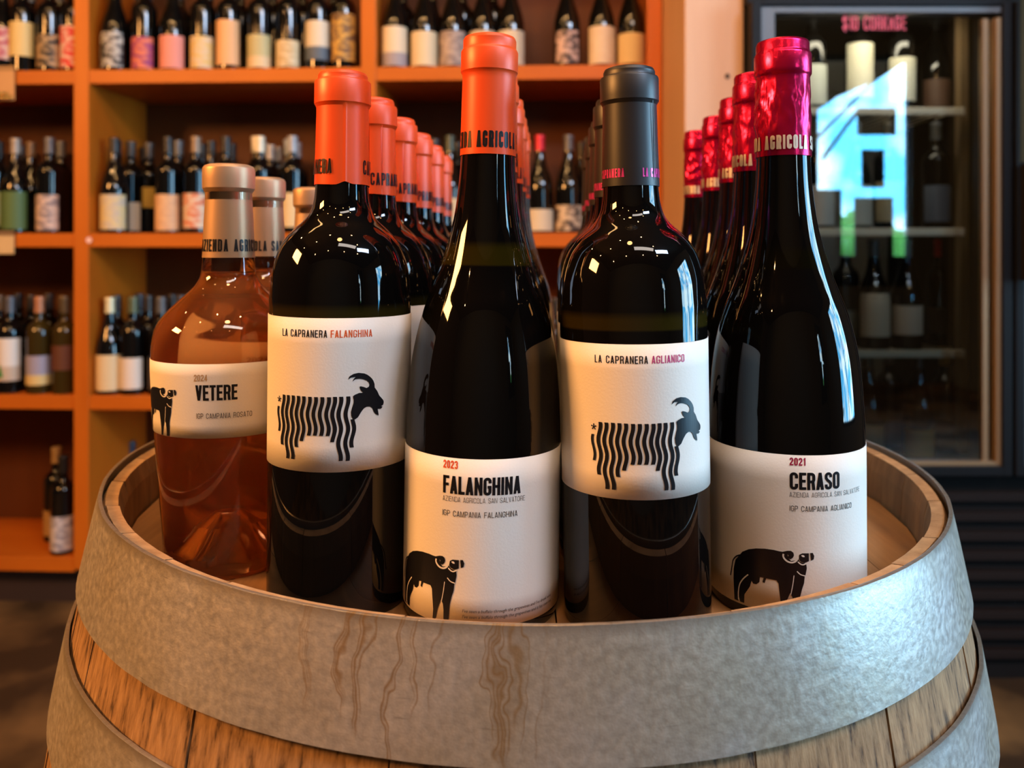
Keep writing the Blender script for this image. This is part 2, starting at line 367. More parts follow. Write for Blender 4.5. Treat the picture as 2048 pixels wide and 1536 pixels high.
def wrap(name, polys, m, parent, rfun, off, R, step=.002, rot=0):
    """lay flat print (u along the surface, v up, metres) onto a turned surface; u=0 faces the street side"""
    bm = bmesh.new()
    for q in polys:
        try:
            f = bm.faces.new([bm.verts.new((p[0], p[1], 0)) for p in q])
        except ValueError: pass
    bmesh.ops.triangulate(bm, faces=bm.faces[:])
    xs = [v.co.x for v in bm.verts]
    u = math.ceil(min(xs)/step)*step
    while u < max(xs):
        bmesh.ops.bisect_plane(bm, geom=bm.verts[:]+bm.edges[:]+bm.faces[:], plane_co=(u, 0, 0), plane_no=(1, 0, 0)); u += step
    for f in bm.faces:
        f.normal_update()
        if f.normal.z < 0: f.normal_flip()
    for v in bm.verts:
        th = v.co.x/R+rot; z = v.co.y; r = rfun(z)+off
        v.co = Vector((r*math.sin(th), -r*math.cos(th), z))
    bmesh.ops.recalc_face_normals(bm, faces=bm.faces[:])
    for f in bm.faces:
        c = f.calc_center_median(); f.normal_update()
        if f.normal.dot(Vector((c.x, c.y, 0))) < 0: f.normal_flip()
    return bm_obj(name, bm, m, parent)

# ------------------------------------------------------------------ emblems (label millimetres)
GOAT_HEAD = [(14.96,107.76),(15.96,108.51),(18.02,109.28),(20.2,109.23),(18.95,110.47),(18.17,112.23),(18.74,112.57),(20.2,112.2),(21.88,111.46),(23.1,112.1),(23.45,113.09),(23.0,114.2),(22.0,115.2),(20.58,115.85),(19.2,116.3),(18.02,116.43),(16.8,116.35),(15.96,116.15),(14.63,115.14),(15.2,116.3),(16.23,117.36),(13.98,117.19),(12.51,116.17),(13.33,117.9),(15.29,118.99),(17.67,119.37),(20.58,118.9),(22.3,118.1),(23.7,117.0),(24.8,115.9),(25.6,114.7),(26.2,113.2),(26.25,111.35),(27.74,109.45),(28.92,107.02),(30.83,105.03),(31.63,104.0),(31.73,103.0),(31.39,101.92),(29.96,101.5),(31.05,100.95),(29.96,100.21),(28.03,100.34),(28.42,98.86),(28.72,97.0),(27.26,97.62),(26.2,98.6),(25.71,99.5),(25.01,101.06),(23.73,102.07),(22.12,102.11),(20.58,101.34),(19.1,99.55),(17.67,97.18),(16.29,96.21),(15.29,96.03),(14.3,98.07),(14.11,100.03),(14.63,102.21),(15.35,104.38),(15.42,106.05)]
BARS = [(-25.85,101.34,88.79),(-22.52,107.57,82.26),(-19.43,107.63,75.88),(-16.17,107.77,75.97),(-13.03,107.79,82.21),(-9.96,107.76,85.46),(-6.71,107.69,88.42),(-3.59,107.67,88.53),(-.4,107.7,88.46),(2.83,107.68,88.44),(5.78,107.83,85.41),(8.77,107.82,75.89),(12.19,107.85,75.73),(15.1,96.3,82.29)]
def goat():
    P = [GOAT_HEAD]
    for x0, za, zb in BARS:
        n = 26; hw = .98 if x0 > -25 else .75; pts = []
        for k in range(n+1):
            z = za+(zb-za)*k/n; pts.append((x0+.68*math.cos(2*PI*(z-106.2)/14.4), z))
        for (xa, ya), (xb, yb) in zip(pts, pts[1:]): P.append([(xa-hw, ya), (xa+hw, ya), (xb+hw, yb), (xb-hw, yb)])
    for k in range(5):
        a = math.radians(90+72*k); d = (math.cos(a), math.sin(a)); nn = (-d[1]*.33, d[0]*.33); cx, cy = -25.6, 105.0
        P.append([(cx-nn[0]*.5, cy-nn[1]*.5), (cx+nn[0]*.5, cy+nn[1]*.5), (cx+d[0]*1.5+nn[0], cy+d[1]*1.5+nn[1]), (cx+d[0]*1.5-nn[0], cy+d[1]*1.5-nn[1])])
    return P
B_BODY = [(-36.99,33.03),(-35.33,35.24),(-31.75,37.46),(-27.71,38.87),(-23.25,39.68),(-18.96,39.81),(-15.96,39.51),(-13.59,39.44),(-12.41,38.51),(-12.12,36.68),(-10.64,35.27),(-8.57,35.76),(-7.09,36.18),(-6.5,35.1),(-3.5,34.36),(-3.2,32.02),(-3.8,28.89),(-4.23,27.95),(-4.59,24.52),(-5.6,21.36),(-6.5,17.58),(-7.09,8.9),(-9.76,8.9),(-9.76,14.21),(-10.17,17.27),(-11.23,19.03),(-13.0,14.45),(-14.2,8.9),(-15.96,8.9),(-15.67,13.44),(-16.26,18.97),(-16.68,23.27),(-17.64,24.68),(-22.62,24.69),(-23.43,22.13),(-24.5,22.39),(-23.87,24.93),(-25.77,24.63),(-26.09,22.02),(-27.71,20.49),(-29.36,20.44),(-30.24,21.61),(-31.06,18.52),(-34.23,13.43),(-34.45,8.9),(-36.84,8.9),(-37.45,10.9),(-37.92,8.9),(-40.42,8.9),(-40.66,13.91),(-41.0,19.63),(-40.83,24.88),(-39.59,29.8)]
B_HORN = [(-14.78,39.42),(-12.41,40.26),(-10.76,40.42),(-9.58,39.6),(-9.28,38.31),(-9.76,37.03),(-10.94,36.17),(-12.06,36.49),(-12.23,37.35),(-11.7,37.9),(-12.41,38.51)]
B_HEAD = [(-6.8,38.68),(-5.3,39.5),(-2.17,39.61),(-2.17,35.64),(-4.41,34.7),(-6.2,35.3),(-7.09,36.67)]
B_MUZ = [(-1.56,39.74),(-.26,39.82),(.48,38.26),(.17,36.53),(-1.19,35.9)]
B_WHITE = [([(-14.2,38.5),(-14.4,37.4),(-13.83,36.17),(-12.41,34.97),(-10.35,34.56),(-8.4,35.5),(-7.3,37.42)],.42),([(-7.5,35.2),(-6.2,34.1),(-4.95,33.81),(-3.3,34.6)],.3),([(-7.9,30.37),(-6.32,28.9),(-4.0,28.26)],.25),([(-9.34,28.2),(-9.93,23.52),(-10.9,18.4)],.18),([(-32.0,24.4),(-34.96,21.22),(-36.99,17.71),(-37.76,13.59),(-37.7,9.6)],.3)]
B_EYE = [(-6.02,38.41),(-5.19,38.77),(-4.41,38.43),(-4.23,37.69),(-5.19,37.65)]
def ribbon(pts, hw):
    P = []
    fine = catmull(pts, 4)
    for (xa, ya), (xb, yb) in zip(fine, fine[1:]):
        dx, dy = xb-xa, yb-ya; l = math.hypot(dx, dy) or 1; nx, ny = -dy/l*hw, dx/l*hw
        P.append([(xa+nx, ya+ny), (xa-nx, ya-ny), (xb-nx, yb-ny), (xb+nx, yb+ny)])
    return P
def buffalo():
    return [B_BODY, B_HORN, B_HEAD, B_MUZ]+ribbon([(-36.68,33.12),(-39.19,31.67),(-41.25,28.96),(-42.03,25.14),(-42.99,20.59)], .35)
def buffalo_lines():
    P = [B_EYE]
    for l, w in B_WHITE: P += ribbon(l, w)
    return P
def sc(P, s=1, dx=0, dy=0, clip=None):
    out = []
    for q in P:
        out.append([((x*s+dx)/1000, max((y*s+dy), clip if clip else -1e9)/1000) for x, y in q])
    return out

# ------------------------------------------------------------------ bottles on the barrel
def label_mesh(name, prof, z0, z1, a0, a1, m, parent, off=.00025, seg=60, corner=0):
    vs, fs = [], []
    nz_ = 6
    rf = lambda z: prof_r(prof, z)
    for k in range(seg+1):
        th = math.radians(a0+(a1-a0)*k/seg)
        for j in range(nz_+1):
            z = z0+(z1-z0)*j/nz_; r = rf(z)+off; vs.append((r*math.sin(th), -r*math.cos(th), z))
    for k in range(seg):
        for j in range(nz_):
            i = k*(nz_+1)+j; fs.append((i, i+nz_+1, i+nz_+2, i+1))
    o = mesh_obj(name, vs, fs, m, parent, True)
    md = o.modifiers.new('thickness', 'SOLIDIFY'); md.thickness = .0002; md.offset = -1
    return o
def foil_fn(z0, z1, amp):
    def f(r, z, a):
        if z < z0 or z > z1: return r, z
        e = min(1, (z-z0)/.006, (z1-z)/.006)
        p = Vector((math.cos(a)*2.2, math.sin(a)*2.2, z*95+a*.6))
        v = abs(noise.noise(p)); w = abs(noise.noise(p*2.3+Vector((3, 7, 1))))
        side = .25+.75*max(0, math.sin(a*1+.9))**2 if False else .35+.65*max(0, math.cos(a+PI/2-.9))**2
        return r+amp*e*side*((.35-v)*1.4+(.3-w)*.7), z
    return f
def neck_text(s, reps, h, z, R, pitch, t=.1, start=0, wid=.34):
    """text round the neck; R radius, pitch advance per letter (m)"""
    P = []
    for k in range(reps):
        q, w = text_polys(s, 0, z, h, wid, t, wid*.3, total=pitch*len(s))
        P += [[(p[0]+k*2*PI*R/reps, p[1]) for p in g] for g in q]
    return P
BORD_MID = catmull(mm([(37.7, 6), (37.7, 60), (37.7, 120), (37.7, 156), (37.3, 166), (36.2, 177), (33, 188), (29.2, 194.6), (25, 199.2), (20.2, 203.6), (17, 208), (15.1, 214), (14.3, 221), (14.1, 228)]), 5)
BORD = mm([(0, 16), (10, 15), (22, 9), (31, 1.5), (34, 0), (36, .6), (37.3, 3)])+BORD_MID+mm([(13.4, 262), (13.4, 280), (0, 280)])
BURG_MID = catmull(mm([(41, 7), (41, 50), (41, 88), (40.4, 108), (38.6, 130), (35.8, 146), (32.2, 159), (28, 170), (24.3, 180.5), (20.6, 193), (17.8, 205), (15.9, 218), (14.7, 231), (14.2, 242)]), 5)
BURG = mm([(0, 18), (12, 16), (25, 9), (34, 1.5), (37, 0), (39.5, 1), (40.7, 4)])+BURG_MID+mm([(13.6, 262), (13.6, 299), (0, 299)])
def cap_profile(zb, zt, ring0, ring1, rb, rn, rr, rt):
    return mm([(rb-.4, zb+.2), (rb, zb), (rb, zb+.4), (rb-.1, zb+8), (rn+.15, zb+(ring0-zb)*.7), (rn, ring0-4), (rn, ring0-1.5), (rr-.5, ring0-.2), (rr, ring0+.5), (rr+.05, ring0+3), (rr, ring1-1.2), (rr-.4, ring1-.3), (rt+.25, ring1+.2), (rt, ring1+.8), (rt, zt-2.2), (rt-.7, zt-.7), (rt-2.2, zt-.1), (rt-4, zt), (0, zt)])
def dense(prof, z0, z1, n):
    out = [p for p in prof if p[1] <= z0]; z = z0
    for k in range(1, n): zz = z0+(z1-z0)*k/n; out.append((prof_r(prof, zz), zz))
    return out+[p for p in prof if p[1] >= z1 and p not in out]

def rad(a): return math.radians(a)
def bordeaux(cap_mat, word, word_mat, big):
    root = empty('wine_bottle')
    lathe('glass_body', BORD, M['glass2'], root, 96)
    cp = cap_profile(222.8, 284.2, 266.2, 279.5, 14.75, 13.95, 15.1, 13.3)
    def crease(r, z, a):
        d = (a-rad(-41.6-90)+PI) % (2*PI)-PI
        if z < .266: r += .00045*math.exp(-(d/.05)**2)+(.00022 if 0 < d < 1.2 else 0)
        if z < .2245: z += .0016*math.exp(-(d/.20)**2)+.0003*math.sin(a*3)
        return r, z
    cap = lathe('capsule', dense(cp, .2232, .262, 10) if big else cp, cap_mat, root, 180 if big else 72, fn=crease if big else None)
    cr_ = lambda z: prof_r(cp, z)
    R = .0147
    if big:
        P = neck_text('CAPRANERA', 2, .0077, .2285, R, .0032, .13, wid=.34)
        wrap('lettering', P, M['ink'], cap, cr_, .0005, R, .0012)
    else:
        P = neck_text('LA CAPRANERA', 3, .0045, .2270, R, .00178, .15, wid=.34)
        wrap('lettering', P, M['pinkfoil'], cap, cr_, .00018, R, .0012)
    # seam of the heat-shrunk sleeve
    wrap('seam', [[(-.0002, .226), (.0002, .226), (.0002, .266), (-.0002, .266)]], cap_mat, cap, cr_, .00025, R, .0012, rot=math.radians(28))
    lab = label_mesh('label', BORD_MID, .0776 if big else .0722, .1542 if big else .1457, -108, 98, M['paper'], root)
    rf = lambda z: .0377; R = .0377
    dz = .0086 if big else .0006
    q, w1 = text_polys('LA CAPRANERA', -.0245, .1360+dz, .0037, .42, .12, .12, total=.0258)
    wrap('title_lettering', q, M['ink'], lab, rf, .00042, R)
    q, w2 = text_polys(word, .0030, .1360+dz, .0037, .42, .12, .10, total=.0207 if big else .0174)
    wrap('grape_lettering', q, word_mat, lab, rf, .00042, R)
    # the goat sits where its label puts it
    wrap('goat_emblem', sc(goat(), 1, -1 if big else 0, 7.4 if big else .6), M['ink'], lab, rf, .0005, R, .0015)
    return root
def burgundy(cap_mat, cap_ink, name, total, grape, gtotal, year, year_mat, foil=False):
    root = empty('wine_bottle')
    lathe('glass_body', BURG, M['glass5' if foil else 'glass3'], root, 96)
    cp = cap_profile(242.4, 306.5, 287, 299.3, 14.85, 14.2, 15.15, 14.1) if foil else cap_profile(238.8, 302, 282.5, 294.8, 14.85, 14.2, 15.15, 14.1)
    if foil:
        cp = dense(cp, .244, .282, 26)
        cap = lathe('capsule', cp, cap_mat, root, 128, fn=foil_fn(.2535, .286, .0018), ang=85)
    else: cap = lathe('capsule', cp, cap_mat, root, 72)
    R = .0148
    P = neck_text('AZIENDA AGRICOLA SAN SALVATORE ', 1, .0085 if not foil else .0076, .2422 if not foil else .2455, R, .00298, .17, wid=.36)
    wrap('lettering', P, cap_ink, cap, lambda z: prof_r(cp, z), .0002 if not foil else .0005, R, .0012)
    lab = label_mesh('label', BURG_MID, .0078, .0885, -108, 98, M['paper'], root)
    rf = lambda z: .041; R = .041
    q, _ = text_polys(year, -.0111, .0834, .0039, .46, .18, .10, total=.0076); wrap('year_lettering', q, year_mat, lab, rf, .00042, R)
    q, _ = text_polys(name, -.0111, .0713, .0086, .42, .158, .05, total=total); wrap('name_lettering', q, M['ink'], lab, rf, .00042, R)
    q, _ = text_polys('AZIENDA AGRICOLA SAN SALVATORE', -.0112, .0675, .0025, .55, .075, .14, total=.0414); wrap('estate_lettering', q, M['inkgrey'], lab, rf, .00042, R)
    q, _ = text_polys('IGP CAMPANIA '+grape, -.0112, .0604, .0028, .55, .10, .13, total=gtotal); wrap('grape_lettering', q, M['inkgrey'], lab, rf, .00042, R)
    P = font_polys("I've seen a buffalo through the grapevines and I've drunk wine", -.0003, .0146, .0016, .051)
    P += font_polys("I've seen a buffalo through the grapevines and it has seen me", -.0003, .0118, .0016, .051)
    wrap('verse_lettering', P, M['inkgrey'], lab, rf, .00042, R, .004)
    e = wrap('buffalo_emblem', sc(buffalo()), M['ink'], lab, rf, .00045, R, .0015)
    wrap('emblem_lines', sc(buffalo_lines()), M['paper'], lab, rf, .0006, R, .0015)['kind'] = 'stuff'
    return root
ROSE_MID = catmull(mm([(36.6, 6), (37.2, 20), (39.2, 48), (41.3, 76), (43.2, 110), (43.5, 124), (43.1, 133), (40.9, 142), (35.4, 150), (27.0, 158.3), (20.4, 164.5), (16.6, 170.5), (15.3, 177), (14.8, 184)]), 5)
def rosato():
    root = empty('rose_wine_bottle')
    outer = mm([(0, 34), (6, 33), (14, 25), (22, 10), (29, 1.2), (33, 0), (35.6, 1.6)])+ROSE_MID+mm([(13.6, 215), (13.6, 236)])
    lathe('glass_body', outer, M['thin'], root, 96)
    wine = [(0, .0345), (.006, .0335), (.0135, .0255), (.0213, .0108), (.0287, .0019), (.033, .0006), (.0352, .002)]+[(r-.0005, z) for r, z in ROSE_MID if z < .1735]
    top = wine[-1][0]
    lathe('wine', wine+[(top, .1738), (top-.0015, .1732), (0, .1731)], M['rose'], root, 96)
    cp = mm([(15.0, 182.7), (15.25, 182.5), (15.1, 186), (14.3, 205), (13.6, 217), (13.5, 221.5), (14.6, 223), (15.2, 224), (15.3, 229), (15.25, 234.8), (15.0, 236.2), (14.0, 237.6), (12, 238.4), (11.3, 238.1), (0, 238.0)])
    cap = lathe('capsule', cp, M['goldcap'], root, 72)
    lathe('stopper', mm([(0, 205), (10.4, 205), (10.4, 237), (0, 237)]), M['darkcap'], root, 24)
    P = neck_text('AZIENDA AGRICOLA SAN SALVATORE ', 1, .0072, .1862, .0149, .0030, .15, wid=.36)
    wrap('lettering', P, M['ink'], cap, lambda z: prof_r(cp, z), .0002, .0149, .0012)
    lab = label_mesh('label', ROSE_MID, .0826, .1240, -100, 100, M['paper'], root)
    rf = lambda z: prof_r(ROSE_MID, z); R = .0425
    q, _ = text_polys('2024', -.0039, .1147, .0036, .46, .16, .10, total=.0072); wrap('year_lettering', q, M['inkgold'], lab, rf, .00042, R)
    q, _ = text_polys('VETERE', -.0032, .1039, .0086, .42, .158, .05, total=.022); wrap('name_lettering', q, M['ink'], lab, rf, .00042, R)
    q, _ = text_polys('IGP CAMPANIA ROSATO', -.0029, .0938, .0030, .55, .11, .13, total=.0296); wrap('grape_lettering', q, M['inkgrey'], lab, rf, .00042, R)
    wrap('buffalo_emblem', sc(buffalo(), .86, -15.2, 75.2, 82.8), M['ink'], lab, rf, .00045, R, .0015)
    wrap('emblem_lines', sc(buffalo_lines(), .86, -15.2, 75.2, 82.8), M['paper'], lab, rf, .0006, R, .0015)['kind'] = 'stuff'
    return root
HEAD_Z = -.1895
def stand(o, x, d, lean=0, cap_rot=0, body_rot=0):
    o.location = (x-lean*.1, d, HEAD_Z-.0138*(x-.008)); o.rotation_euler = (0, lean, body_rot)
    for c in o.children:
        if c.name.startswith('capsule'): c.rotation_euler = (0, 0, cap_rot)
    return o
def rad(a): return math.radians(a)
# rows, front bottle first: (x, distance, lean, capsule turn)
def row(proto, spots, labels, group, caprots):
    for i, (sx, sd, ln) in enumerate(spots):
        o = proto if i == 0 else copy_tree(proto)
        o['label'] = labels[i]; o['category'] = 'wine bottle'; o['group'] = group
        stand(o, sx, sd, ln, rad(caprots[i]))
ordn = ['', 'second', 'third', 'fourth', 'fifth', 'sixth']
def labs(first, what, n, lead):
    return [first]+['%s, %s back in its row behind %s' % (what, ordn[k], lead) for k in range(1, n)]
r1 = rosato()
row(r1, [(-.1713, .49, 0), (-.1775, .579, 0), (-.166, .672, 0)],
    ['clear rosé bottle with gold capsule and VETERE label at the left rim of the barrel',
     'clear rosé bottle with gold capsule, right behind the front rosé bottle',
     'clear rosé bottle with gold capsule, farthest back and mostly hidden by the orange capped bottle'], 'rosé bottles on the barrel', [-61, -157, -130])
b2 = bordeaux(M['orange'], 'FALANGHINA', M['inkorange'], True)
row(b2, [(-.0934, .44, .009), (-.0885, .517, 0), (-.0845, .594, 0), (-.0805, .671, 0), (-.0775, .748, 0), (-.0755, .825, 0)],
    labs('dark bottle with torn-edged orange capsule and striped goat label reading FALANGHINA', 'dark bottle with orange capsule', 6, 'the FALANGHINA goat bottle'),
    'orange capped goat label bottles', [58.6, 3, 0, -9, -5, 0])
b3 = burgundy(M['orange'], M['ink'], 'FALANGHINA', .0388, 'FALANGHINA', .0374, '2023', M['inkorange'])
row(b3, [(-.0150, .431, .0167), (-.0125, .52, .01), (-.0075, .608, .01), (-.0035, .69, .01), (.001, .775, .01)],
    labs('tall slope-shouldered bottle with orange capsule and 2023 FALANGHINA buffalo label', 'slope-shouldered bottle with orange capsule', 5, 'the 2023 FALANGHINA buffalo bottle'),
    'orange capped buffalo label bottles', [-103, -120, -110, -90, -70])
b4 = bordeaux(M['darkcap'], 'AGLIANICO', M['inkpink'], False)
row(b4, [(.0634, .42, -.015), (.0667, .505, -.006), (.0708, .59, 0), (.0755, .675, 0), (.080, .76, 0)],
    labs('dark bottle with charcoal capsule and striped goat label reading AGLIANICO', 'dark bottle with charcoal capsule', 5, 'the AGLIANICO goat bottle'),
    'charcoal capped goat label bottles', [16, 5, 0, 10, 20])
b5 = burgundy(M['magenta'], M['silverprint'], 'CERASO', .0257, 'AGLIANICO', .034, '2021', M['inkwine'], True)
row(b5, [(.1505, .447, -.006), (.160, .531, 0), (.1722, .615, 0), (.179, .699, 0), (.181, .783, 0)],
    labs('tall slope-shouldered bottle with crinkled magenta foil and 2021 CERASO buffalo label', 'slope-shouldered bottle with magenta foil', 5, 'the CERASO bottle'),
    'magenta foil buffalo label bottles', [-148, -208, -160, -150, -90])
# the front orange bottle is turned a little to the left in its row
for o in list(COL.objects):
    if o.parent is None and o.get('group') == 'orange capped buffalo label bottles': o.rotation_euler.z = -.18

# ------------------------------------------------------------------ barrel
TILT = .0138
BH = -.1535-FLOOR
barrel = empty('wine_barrel', (.008-BH*TILT, .616, FLOOR), (0, TILT, 0))
tag(barrel, 'oak wine barrel standing upright with galvanised steel hoops, wine bottles on its head', 'barrel')
RIM = BH      # local z of the rim
def rprof(h):      # outer stave radius at depth h below rim
    t = (h-BH/2)/(BH/2)
    return .340-.056*abs(t)**1.9
def bp(a, r, z):   # a: degrees from the street-facing side, + to the right
    t = rad(a); return (r*math.sin(t), -r*math.cos(t), z)
seams = [-61.8, -50.5, -39.9, -30.2, -11.1, 3.8, 18.5, 33.7, 42.0, 53.2, 69.0, 82, 94, 108, 120, 134, 146, 160, 173, 187, 199, 212, 225, 238, 250, 263, 275, 287]
seams.append(seams[0]+360)
for a0, a1 in zip(seams, seams[1:]):
    g = .10; a0 += g; a1 -= g; n = max(3, int((a1-a0)/3)); jit = random.uniform(-.0006, .0006)
    sec = []    # profile points (r, z), outer going down then inner going up
    hs = [.0020, .006, .02, .05, .09, .14, .2, .3, .4, .5, .62, .74, .85, BH]
    for h in hs: sec.append((rprof(h)+jit-(.0012 if h < .004 else 0), RIM-h))
    sec += [(rprof(BH)-.02, 0), (rprof(.2)-.026, RIM-.2), (.2725, RIM-.043), (.2725, RIM-.033), (.2735, RIM-.014), (.2762+jit, RIM-.0030)]
    vs, fs = [], []; S = len(sec)
    for k in range(n+1):
        a = a0+(a1-a0)*k/n
        for r, z in sec: vs.append(bp(a, r, z))
    for k in range(n):
        for j in range(S):
            j2 = (j+1) % S; fs.append((k*S+j, k*S+j2, (k+1)*S+j2, (k+1)*S+j))
    fs.append(tuple(range(S))[::-1]); fs.append(tuple(n*S+j for j in range(S)))
    o = mesh_obj('stave', vs, [f[::-1] for f in fs], M['stave'], barrel)
    o.data.materials.append(M['stave_in']); o.data.materials.append(M['stave_end'])
    for k in range(n):
        for j in range(S):
            o.data.polygons[k*S+j].material_index = 2 if j in (S-1,) else (1 if j >= len(hs) else 0)
def hoop(h0, h1, m, name='hoop', th=.0022, clear=.0016):
    vs, fs, uv = [], [], []; n = 180; nz_ = 6
    secs = [(rprof(h0+(h1-h0)*j/nz_)+clear+th, RIM-(h0+(h1-h0)*j/nz_)) for j in range(nz_+1)]
    sec = [(secs[0][0]-th, secs[0][1]), (secs[0][0]-th*.3, secs[0][1]+.0003)]+secs+[(secs[-1][0]-th, secs[-1][1])]
    S = len(sec)
    for k in range(n+1):
        a = -180+360*k/n; w = .0006*noise.noise(Vector((a*.04, h0*50, 0))); w2 = .00035*noise.noise(Vector((a*.3, h0*50, 5)))
        for j, (r, z) in enumerate(sec):
            vs.append(bp(a, r+w2, z+w*(1 if j < 3 else -1))); uv.append((rad(a)*.29, sec[0][1]-z))
    for k in range(n):
        for j in range(S-1): fs.append((k*S+j, k*S+j+1, (k+1)*S+j+1, (k+1)*S+j))
        fs.append((k*S+S-1, k*S, (k+1)*S, (k+1)*S+S-1))
    o = mesh_obj(name, vs, fs, m, barrel, True, uv); return sharp(o, 50)
h1_ = hoop(-.0012, .0505, M['hoop']); h2_ = hoop(.0775, .124, M['hoop_plain'])
hoop(.20, .24, M['hoop_plain']); hoop(.64, .68, M['hoop_plain']); hoop(.79, .83, M['hoop_plain']); hoop(.895, .945, M['hoop_plain'])
# overlap joint with rivets on the back of the top hoop
for a in (150, 154):
    for h in (.015, .037):
        bm = bmesh.new(); bmesh.ops.create_uvsphere(bm, u_segments=10, v_segments=6, radius=.004)
        o = bm_obj('rivet', bm, M['alu'], h1_, True); o.location = bp(a, rprof(h)+.003, RIM-h)
# head boards
hz = RIM-.0345
xs = [-.272, -.205, -.128, -.06, .015, .085, .15, .212, .272]
for i, (xa, xb) in enumerate(zip(xs, xs[1:])):
    R = .2715; n = 10; pts = []
    xa += .0004; xb -= .0004
    up = [(xa+(xb-xa)*k/n, math.sqrt(max(0, R*R-(xa+(xb-xa)*k/n)**2))) for k in range(n+1)]
    pts = [(x_, y_) for x_, y_ in up]+[(x_, -y_) for x_, y_ in reversed(up)]
    P2 = []
    for p in pts:
        if not P2 or (abs(p[0]-P2[-1][0])+abs(p[1]-P2[-1][1])) > 1e-5: P2.append(p)
    bm = bmesh.new(); f = bm.faces.new([bm.verts.new((p[0], p[1], hz-.001*(i % 2)*.3)) for p in P2])
    r = bmesh.ops.extrude_face_region(bm, geom=[f])
    for v in r['geom']:
        if isinstance(v, bmesh.types.BMVert): v.co.z -= .022
    bmesh.ops.recalc_face_normals(bm, faces=bm.faces[:])
    bm_obj('head_board', bm, M['head'], barrel)

# ------------------------------------------------------------------ room
def wall_with_hole(name, axis, pos, th, u0, u1, z0, z1, hole, m):
    bm = bmesh.new(); a, b, c, d = hole
    for (p, q, r_, s) in ((u0, a, z0, z1), (b, u1, z0, z1), (a, b, z0, c), (a, b, d, z1)):
        if axis == 'x': box(bm, pos, pos+th, p, q, r_, s)
        else: box(bm, p, q, pos, pos+th, r_, s)
    return struct(bm_obj(name, bm, m))
struct(boxo('floor', (XL, XR, YF, YB, FLOOR-.1, FLOOR), M['floor']))
struct(boxo('ceiling', (XL, XR, YF, YB, ZC, ZC+.1), M['ceil']))
struct(boxo('wall_left', (XL-.12, XL, YF, YB, FLOOR, ZC), M['dwall']))
struct(boxo('wall_back', (XL, XR, YB, YB+.12, FLOOR, ZC), M['dwall']))
wall_with_hole('wall_right', 'x', XR, .12, YF, YB, FLOOR, ZC, W1, M['wall'])
wall_with_hole('wall_front', 'y', YF-.12, .12, XL, XR, FLOOR, ZC, W2, M['wall'])
# window on the right
w1 = empty('window_1', (XR, W1[0], W1[2])); struct(w1)
wy, wz = W1[1]-W1[0], W1[3]-W1[2]
for b in ((0, .1, 0, .05, 0, wz), (0, .1, wy-.05, wy, 0, wz), (0, .1, 0, wy, 0, .05), (0, .1, 0, wy, wz-.05, wz), (.02, .07, wy*.52, wy*.52+.05, 0, wz)):
    boxo('window_frame', b, M['black'], w1, .003)
boxo('window_pane', (.045, .05, .05, wy-.05, .05, wz-.05), M['wpane'], w1)
# street window: bars and added boards that make the shape mirrored in the fridge door
w2 = empty('window_2', (W2[0], YF, W2[2])); struct(w2)
wx, wz = W2[1]-W2[0], W2[3]-W2[2]
def rx(px): return (px-1024)/F*6.62-W2[0]      # where a mirrored edge lies on the street window (local x)
def rz(py): return (HY-py)/F*6.62-W2[2]
frames = [(0, rx(1645), 0, wz), (rx(1853), wx, 0, wz), (0, wx, rz(110), wz), (0, wx, 0, rz(512))]
for (a, b, c, d) in frames: boxo('window_frame', (a, b, -.09, -.03, c, d), M['black'], w2, .002)
for (a, b, c, d) in ((1733, 1812, 208, 264), (1742, 1788, 294, 372), (1645, 1700, 376, 512), (1727, 1806, 392, 512)):
    boxo('shop_notice_board', (rx(a), rx(b), -.12, -.10, rz(d), rz(c)), M['wall'], w2)  # added to block the window into the mirrored shape
boxo('window_pane', (.01, wx-.01, -.07, -.066, .01, wz-.01), M['wpane'], w2)
# slanting awning bars outside
def slat(p, q, wdt, y):
    (xa, za), (xb, zb) = p, q; bm = bmesh.new()
    vs = [bm.verts.new((x_, yy, z_)) for yy in (y-.02, y+.02) for x_, z_ in ((xa, za-wdt/2), (xb, zb-wdt/2), (xb, zb+wdt/2), (xa, za+wdt/2))]
    for f in ((0, 1, 2, 3), (7, 6, 5, 4), (0, 4, 5, 1), (1, 5, 6, 2), (2, 6, 7, 3), (3, 7, 4, 0)): bm.faces.new([vs[i] for i in f])
    return bm_obj('awning_slat', bm, M['wall'], w2)
bm = bmesh.new()
tri = [(rx(1630), rz(95)), (rx(1870), rz(95)), (rx(1848), rz(105)), (rx(1780), rz(148)), (rx(1700), rz(182)), (rx(1650), rz(215)), (rx(1630), rz(215))]
va = [bm.verts.new((x_, -.18, z_)) for x_, z_ in tri]; vb = [bm.verts.new((x_, -.16, z_)) for x_, z_ in tri]
bm.faces.new(va); bm.faces.new(vb[::-1])
for i in range(len(tri)): bm.faces.new((va[i], vb[i], vb[(i+1) % len(tri)], va[(i+1) % len(tri)]))
bm_obj('awning', bm, M['wall'], w2)
slat((rx(1640), rz(285)), (rx(1790), rz(135)), .03, -.2)
slat((rx(1670), rz(310)), (rx(1740), rz(215)), .04, -.2)
